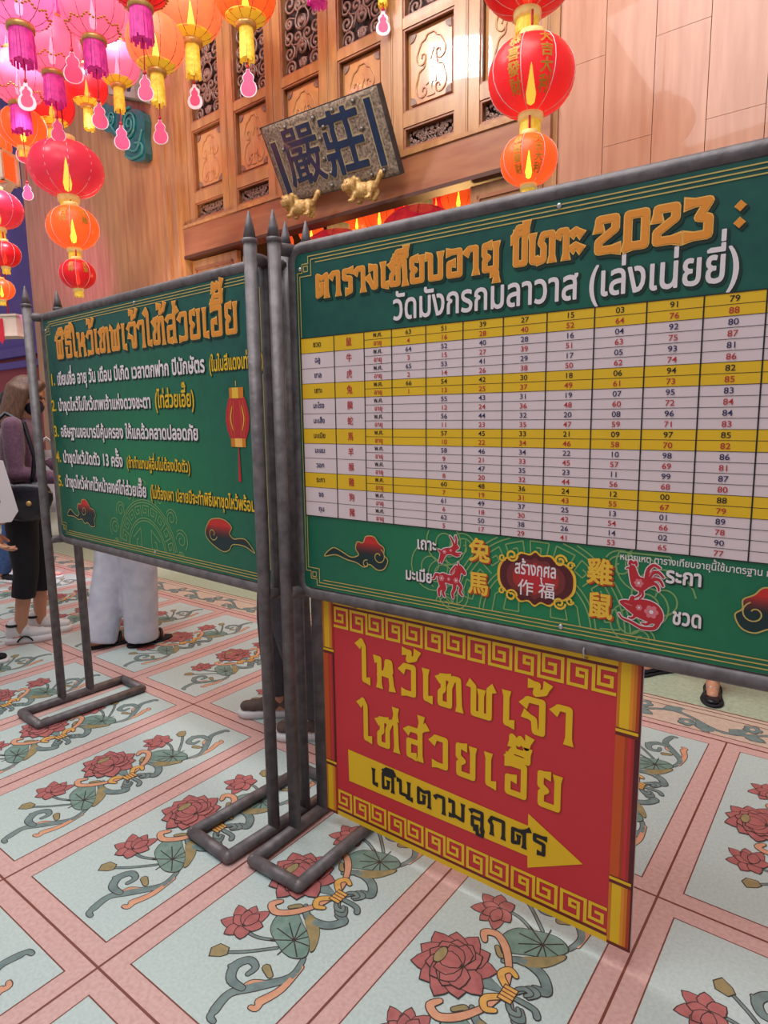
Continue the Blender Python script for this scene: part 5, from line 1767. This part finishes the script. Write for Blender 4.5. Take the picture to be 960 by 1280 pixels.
def person(label, pos, heading, h, feet, arms, top, bottom, hair, hair_len=.22, legw=1.0, cuff=.10, sleeve='long', nod=0.0, voxel=.012, mask=False, lean=0.0):
    """faces local +y; feet and wrists are given in local metres for a 1.70 m figure"""
    k = h / 1.70
    t = thing('person', label, 'person', (pos.x, pos.y, 0), heading - PI / 2)
    t.scale = (k, k, k)
    b = MB(); hb = MB()
    K = 'skin_tone'
    hips = [Vector((s * .095, 0, .90)) for s in (-1, 1)]
    sh = [Vector((s * .175, lean * .8, 1.395)) for s in (-1, 1)]
    knees, ankles = [], []
    for s, hp, f in zip((-1, 1), hips, feet):
        an = Vector((f[0], f[1] - .05, .085 + f[2]))
        kn = hp.lerp(an, .53) + Vector((0, .035, 0))
        knees.append(kn); ankles.append(an)
        cap_(b, hp, kn, .082, .056, K); cap_(b, kn, an, .055, .036, K)
        fd = Vector((math.sin(f[3]), math.cos(f[3]), 0))
        cap_(b, an + Vector((0, 0, -.045)) - fd * .03, an + Vector((0, 0, -.055)) + fd * .12, .034, .026, K)
    tors = [(0, 0, .86, .14, .10), (0, 0, .95, .155, .11), (0, .0, 1.06, .125, .095), (0, lean * .5, 1.22, .145, .105), (0, lean * .8, 1.34, .16, .095), (0, lean, 1.41, .12, .07), (0, lean, 1.44, .06, .055)]
    ring_loft(b, tors, K)
    neck = Vector((0, lean + .005, 1.43)); hc = Vector((0, lean + .03 + nod * .10, 1.595 - nod * .05))
    cap_(b, neck, hc - Vector((0, .02, .06)), .050, .048, K)
    el, wr = [], []
    for s, S, a in zip((-1, 1), sh, arms):
        e, w = Vector(a[0]), Vector(a[1])
        el.append(e); wr.append(w)
        cap_(b, S, e, .046, .038, K); cap_(b, e, w, .037, .025, K)
        hand(hb, w, (w - e) if len(a) < 3 else a[2], s, .6)
    # head: skull, jaw, nose, ears
    def H(x, y, z):
        c, s_ = math.cos(nod), math.sin(nod)
        return hc + Vector((x, y * c - z * -s_ * -1 * 1.0 if False else y * c + z * s_, z * c - y * s_))
    b.ball(H(0, -.012, .025), .076, .094, .088, K, 20, 14); b.ball(H(0, .018, -.035), .060, .068, .078, K, 18, 12); b.ball(H(0, .060, -.095), .028, .024, .022, K)
    cap_(b, H(0, .084, .012), H(0, .100, -.024), .009, .014, K)
    for s in (-1, 1):
        b.ball(H(s * .077, -.008, -.012), .010, .020, .030, K)
        b.ball(H(s * .030, .070, .034), .022, .014, .009, K)
    b.ball(H(0, .082, -.058), .024, .012, .012, K)
    fuse(b, 'body', K, t, voxel * .72, 4, hb)
    for s in (-1, 1):
        e = MB(); e.ball(H(s * .031, .082, .016), .013, .009, .008, 'eye_dark', 10, 8); e.build('eye', t)
    if mask:
        m = MB(); m.ball(H(0, .045, -.052), .066, .066, .056, 'mask_navy', 20, 14); m.build('face_mask', t)
    else:
        m = MB(); m.ball(H(0, .092, -.060), .022, .008, .006, 'lip', 12, 8); m.build('mouth', t)
    # hair
    hm = MB()
    hm.ball(H(0, -.024, .040), .090, .100, .092, hair, 20, 14)
    if hair_len > .12:
        L = hair_len
        for a in range(-6, 7):
            ang = a * .28
            x, y = .086 * math.sin(ang), -.020 - .085 * math.cos(ang)
            if y > .03: continue
            cap_(hm, H(x, y, .03), H(x * 1.12, y * 1.08 + .01, -L), .030, .022, hair)
    else:
        for a in range(-5, 6):
            ang = a * .28
            cap_(hm, H(.080 * math.sin(ang), -.024 - .080 * math.cos(ang), .03), H(.068 * math.sin(ang), -.02 - .070 * math.cos(ang), -.075), .026, .018, hair)
    for s in (-1, 1):
        cap_(hm, H(s * .02, .055, .100), H(s * .078, .030, .03), .024, .016, hair)
    fuse(hm, 'hair', hair, t, .011, 3)
    # trousers
    tr = MB()
    ring_loft(tr, [(0, 0, .80, .168, .122), (0, 0, .90, .178, .130), (0, 0, .98, .168, .124), (0, 0, 1.05, .148, .116)], bottom)
    for hp, kn, an in zip(hips, knees, ankles):
        foot_z = Vector((an.x, an.y, 0))
        end = kn.lerp(an, 1.0 - (cuff - .085) / max(.05, kn.z - .085)) if cuff > .085 else an - Vector((0, 0, .085 - cuff))
        tr.tube([hp, hp.lerp(kn, .5), kn, kn.lerp(end, .5), end], [.102 * (.9 + .1 * legw), .094 * (.7 + .3 * legw), .076 * legw, .074 * legw, .072 * legw], bottom, 16)
        tr.ball(hp, .104, .112, .104, bottom)
    fuse(tr, 'trousers', bottom, t, voxel, 5)
    # top
    tp = MB()
    ring_loft(tp, [(0, 0, .96, .172, .128), (0, 0, 1.06, .155, .118), (0, lean * .5, 1.22, .168, .128), (0, lean * .8, 1.34, .176, .118), (0, lean, 1.41, .135, .088), (0, lean, 1.445, .072, .066)], top)
    for s, S, e, w in zip((-1, 1), sh, el, wr):
        end = w if sleeve == 'long' else S.lerp(e, .75)
        tp.ball(S, .062, .062, .060, top)
        if sleeve == 'long':
            tp.tube([S, S.lerp(e, .5), e, e.lerp(w, .5), e.lerp(w, .94)], [.062, .060, .056, .050, .040], top, 14)
            tp.ball(e, .056, .056, .056, top)
        else:
            tp.tube([S, S.lerp(e, .5), end], [.062, .064, .066], top, 14)
    fuse(tp, 'top', top, t, voxel, 5)
    return t, ankles, feet
def shoe(t, an, f, kind):
    fd = Vector((math.sin(f[3]), math.cos(f[3]), 0)); sd = Vector((fd.y, -fd.x, 0))
    o = Vector((an.x, an.y, f[2]))
    def S(x, y, z): return o + sd * x + fd * y + Vector((0, 0, z))
    out = [(-.034, -.075), (-.042, -.02), (-.040, .05), (-.048, .12), (-.040, .165), (-.012, .192), (.022, .182), (.046, .14), (.048, .09), (.038, .03), (.040, -.03), (.030, -.078), (0, -.090)]
    out = smooth(out, 3, True)
    main, sole = {'chunky': ('rubber_white', 'rubber_white'), 'runner': ('cloth_brown', 'rubber_white'), 'loafer': ('leather_black', 'cloth_black'), 'sandal': ('leather_black', 'cloth_black'), 'pink': ('shoe_pink', 'rubber_white'), 'black': ('cloth_black', 'rubber_white')}[kind]
    hs = {'chunky': .042, 'runner': .032, 'loafer': .014, 'sandal': .016, 'pink': .026, 'black': .026}[kind]
    q = MB()
    n = len(out)
    lo = [q.pt(S(x, y, .002)) for x, y in out]
    mi = [q.pt(S(x * 1.05, y * 1.02, hs * .55)) for x, y in out]
    hi = [q.pt(S(x * .98, y * .985, hs)) for x, y in out]
    for A, B in ((lo, mi), (mi, hi)):
        for i in range(n):
            q.face((A[i], A[(i + 1) % n], B[(i + 1) % n], B[i]), sole, True)
    q.face(lo[::-1], sole); q.face(hi, sole)
    sh = q.build('sole', t)
    u = MB()
    if kind == 'sandal':
        for y0 in (.06, .10):
            u.tube([S(.040 * math.cos(a), y0 + .02 * math.sin(a), hs + .052 * math.sin(a)) for a in [i * PI / 8 for i in range(9)]], .010, main, 8)
        u.build('strap', t)
        return
    top_h = {'chunky': .105, 'runner': .095, 'loafer': .052, 'pink': .08, 'black': .08}[kind]
    for (y, w, z) in ((-.055, .034, top_h * .82), (-.02, .036, top_h * .8), (.03, .037, top_h * .74), (.075, .040, top_h * .56), (.12, .040, top_h * .46), (.155, .032, top_h * .40)):
        c = S(0, y, hs)
        u.ball(c + Vector((0, 0, z * .35)), w, w, z * .65, main, 12, 8)
    if kind in ('chunky', 'runner'):
        cap_(u, S(0, -.04, hs + .03), S(0, -.035, top_h + .02), .037, .038, main)
    up = fuse(u, 'upper', main, t, .007, 3)
    d = MB()
    if kind == 'chunky':
        for sx in (-1, 1):
            d.tube([S(sx * .046, y, hs * .4 + .035 * (1 - ((y - .03) / .045) ** 2)) for y in [-.015 + i * .01 for i in range(10)]], .0055, 'cloth_black', 6)
        d.tube([S(.0 + .036 * math.cos(a), -.035 + .038 * math.sin(a), top_h + .018) for a in [i * PI / 6 for i in range(12)]], .009, 'cloth_black', 6, closed=True)
        for j in range(4):
            d.tube([S(-.022, .03 + j * .02, hs + .066 - j * .011), S(0, .032 + j * .02, hs + .076 - j * .012), S(.022, .03 + j * .02, hs + .066 - j * .011)], .004, 'rubber_white', 6)
        d.build('trim', t)
    elif kind == 'loafer':
        d.tube([S(-.022, .075, hs + .034), S(-.010, .078, hs + .042), S(.010, .078, hs + .042), S(.022, .075, hs + .034)], .004, 'silver', 6)
        d.tube([S(-.012, .070, hs + .040), S(-.012, .086, hs + .040)], .004, 'silver', 6); d.tube([S(.012, .070, hs + .040), S(.012, .086, hs + .040)], .004, 'silver', 6)
        d.build('buckle', t)
    elif kind == 'runner':
        for j in range(4):
            d.tube([S(-.022, .03 + j * .02, hs + .058 - j * .010), S(0, .032 + j * .02, hs + .068 - j * .011), S(.022, .03 + j * .02, hs + .058 - j * .010)], .004, 'rubber_white', 6)
        d.build('laces', t)

def heading_of(a, b):
    v = b - a
    return math.atan2(v.y, v.x)
def local(t_pos, heading, h, p):
    """world ground point to local metres of a figure"""
    k = h / 1.70
    a = heading - PI / 2
    d = Vector((p.x - t_pos.x, p.y - t_pos.y))
    return ((d.x * math.cos(a) + d.y * math.sin(a)) / k, (-d.x * math.sin(a) + d.y * math.cos(a)) / k)
REST = lambda s: (Vector((s * .215, -.02, 1.13)), Vector((s * .225, .07, .90)))

# woman in purple knit at the left edge, seen from her side
hd = heading_of(gnd(22, 803), gnd(76, 806))
P = gnd(45, 796)
ft = [(-.075, .07, 0, .05), (.09, -.02, 0, -.05)]
t, an, f = person('woman in purple knit top and black cropped trousers beside the numbered board', P, hd + .5, 1.52, ft,
    [(Vector((-.20, .05, 1.12)), Vector((-.14, .26, 1.14))), (Vector((.21, .02, 1.11)), Vector((.13, .24, 1.06)))], 'knit_purple', 'cloth_black', 'hair_brown', .20, 1.0, .30, nod=.35, mask=True, lean=.02)
for a_, f_ in zip(an, f): shoe(t, a_, f_, 'chunky')
KW = 1.52 / 1.70
bag = thing('shoulder_bag', 'black leather bag with gold button on the hip of the woman in purple', 'bag', (P.x, P.y, 0), hd + .5 - PI / 2)
bag.scale = (KW, KW, KW)
b = MB()
for (x, y, z, rx, ry, rz) in ((.252, .06, .93, .045, .15, .12), (.252, .13, .96, .045, .09, .10), (.252, -.02, .95, .045, .09, .11)):
    b.ball((x, y, z), rx, ry, rz, 'leather_black', 16, 12)
fuse(b, 'pouch', 'leather_black', bag, .012, 4)
b = MB(); b.ball((.285, .06, .975), .020, .150, .075, 'leather_black', 16, 12); b.build('flap', bag)
b = MB(); b.ball((.306, .09, .93), .008, .016, .016, 'gilt', 10, 8); b.build('button', bag)
b = MB(); b.tube([Vector(p) for p in ((.225, -.10, 1.02), (.235, -.11, 1.20), (.20, -.09, 1.40), (.16, -.02, 1.475), (.165, .08, 1.41), (.215, .13, 1.20), (.235, .10, 1.02))], .014, 'leather_black', 8); b.build('strap', bag)

c = at_d(66, 640, (P - Vector((0, 0, EYE))).dot(_f) * 1.02)
pb = thing('plastic_bag', 'crumpled white plastic bag held beside the left post of the numbered board', 'bag', c, math.atan2(c.y, c.x) - PI / 2)
rnd = random.Random(9)
b = MB()
rg = []
for (z, w, dpt) in ((0, .07, .03), (.02, .10, .05), (.10, .115, .06), (.20, .105, .055), (.28, .075, .04), (.325, .03, .02), (.34, .045, .03), (.375, .06, .03)):
    rg.append([b.pt((w * math.cos(i * PI / 10) * (1 + rnd.uniform(-.14, .14)), dpt * math.sin(i * PI / 10) * (1 + rnd.uniform(-.25, .25)), z)) for i in range(20)])
for i in range(len(rg) - 1):
    for j in range(20):
        b.face((rg[i][j], rg[i][(j + 1) % 20], rg[i + 1][(j + 1) % 20], rg[i + 1][j]), 'bag_white', True)
b.face(rg[0][::-1], 'bag_white')
b.build('sack', pb)
b = MB()
b.tube([(-.04, 0, .37), (-.02, 0, .43), (.0, 0, .45), (.02, 0, .43), (.04, 0, .37)], .008, 'bag_white', 8)
b.build('handle', pb)

# person in white jeans behind the numbered board
A, B = gnd(136, 806), gnd(188, 803)
hd = heading_of(gnd(150, 806), gnd(212, 797)) + .25
P = (A + B) / 2
h = 1.60
la, lb = local(P, hd, h, A), local(P, hd, h, B)
fl = sorted([la, lb])
ft = [(fl[0][0], fl[0][1], 0, .05), (fl[1][0], fl[1][1], 0, -.1)]
t, an, f = person('person in white jeans and sandals standing behind the numbered board', P, hd, h, ft,
    [(Vector((-.22, -.02, 1.12)), Vector((-.20, .20, 1.02))), (Vector((.23, -.03, 1.12)), Vector((.19, .20, 1.02)))], 'cloth_white', 'denim_white', 'hair_black', .10, 1.38, .035)
for a_, f_ in zip(an, f): shoe(t, a_, f_, 'sandal')

# person passing behind the spiked posts
A, B = gnd(338, 893), gnd(386, 921)
hd = heading_of(gnd(345, 894), gnd(322, 893)) + .15
P = (A + B) / 2
h = 1.62
la, lb = local(P, hd, h, A), local(P, hd, h, B)
fl = sorted([la, lb])
ft = [(fl[0][0], fl[0][1], 0, .0), (fl[1][0], fl[1][1], 0, .0)]
t, an, f = person('person in dark grey trousers and brown white-soled shoes walking behind the posts', P, hd, h, ft, [REST(-1), REST(1)], 'cloth_teal', 'cloth_grey', 'hair_black', .10, 1.05, .11)
for a_, f_ in zip(an, f): shoe(t, a_, f_, 'runner')

# woman in loafers behind the table board
A, B = gnd(888, 878), gnd(822, 850)
hd = heading_of(gnd(896, 862), gnd(886, 882)) + .1
P = (A + B) / 2 + Vector((.05, .12, 0))
h = 1.60
la, lb = local(P, hd, h, A), local(P, hd, h, B)
fl = sorted([la, lb])
ft = [(fl[0][0], fl[0][1] - .08, 0, -.05), (fl[1][0], fl[1][1] - .08, 0, .75)]
t, an, f = person('woman with bare ankles in black buckled loafers behind the table board', P, hd, h, ft, [REST(-1), REST(1)], 'cloth_white', 'cloth_black', 'hair_black', .26, .95, .42)
for a_, f_ in zip(an, f): shoe(t, a_, f_, 'loafer')

# person in blue jeans further back, almost hidden by the woman in purple
A, B = gnd(11, 727), gnd(60, 722)
hd = heading_of(A, B) - .5
P = (A + B) / 2
h = 1.50
la, lb = local(P, hd, h, A), local(P, hd, h, B)
fl = sorted([la, lb])
ft = [(fl[0][0], fl[0][1], 0, .0), (fl[1][0], fl[1][1], 0, .2)]
t, an, f = person('person in blue jeans standing further back behind the woman in purple', P, hd, h, ft, [REST(-1), REST(1)], 'cloth_wine', 'denim_blue', 'hair_black', .10, .95, .09)
for a_, f_, kd in zip(an, f, ('pink', 'black')): shoe(t, a_, f_, kd)

# person cut off by the left edge with a white tote
P = gnd(-36, 838)
hd = math.atan2(_r.y, _r.x) + .2
h = 1.58
kk = h / 1.70
dd = (P - Vector((0, 0, EYE))).dot(_f)
hw = at_d(0, 660, dd * .97)
lx, ly = local(P, hd, h, hw)
lz = hw.z / kk
t, an, f = person('person cut off by the left edge with a white tote bag on the forearm', P, hd, h, [(-.09, .02, 0, 0), (.09, -.02, 0, 0)],
    [REST(-1), (Vector((.24, ly * .30, 1.10)), Vector((max(lx, .14), ly, lz)), Vector((.1, .5, -1)))], 'cloth_wine', 'cloth_wine', 'hair_black', .22, 1.0, .10)
for a_, f_ in zip(an, f): shoe(t, a_, f_, 'black')
c = at_d(-20, 655, dd * .93)
bag = thing('tote_bag', 'white printed tote bag hanging at the left edge', 'bag', c, math.atan2(c.y, c.x) - PI / 2 + .25)
b = MB()
b.prism([(-.15, .30), (.10, .30), (.145, .05), (.11, .0), (-.13, .0), (-.16, .03)], -.035, .035, 'bag_white')
b.build('sack', bag)
b = MB(); b.prism([(-.05, .22), (.05, .22), (.07, .10), (-.07, .10)], -.038, -.0352, 'cloth_wine'); b.build('print', bag)
for x in (-.10, .06):
    b = MB(); b.tube([(x, -.03, .29), (x + .01, -.02, .42), (x + .02, 0, .52), (x + .01, .02, .42), (x, .03, .29)], .010, 'cloth_black', 8); b.build('handle', bag)
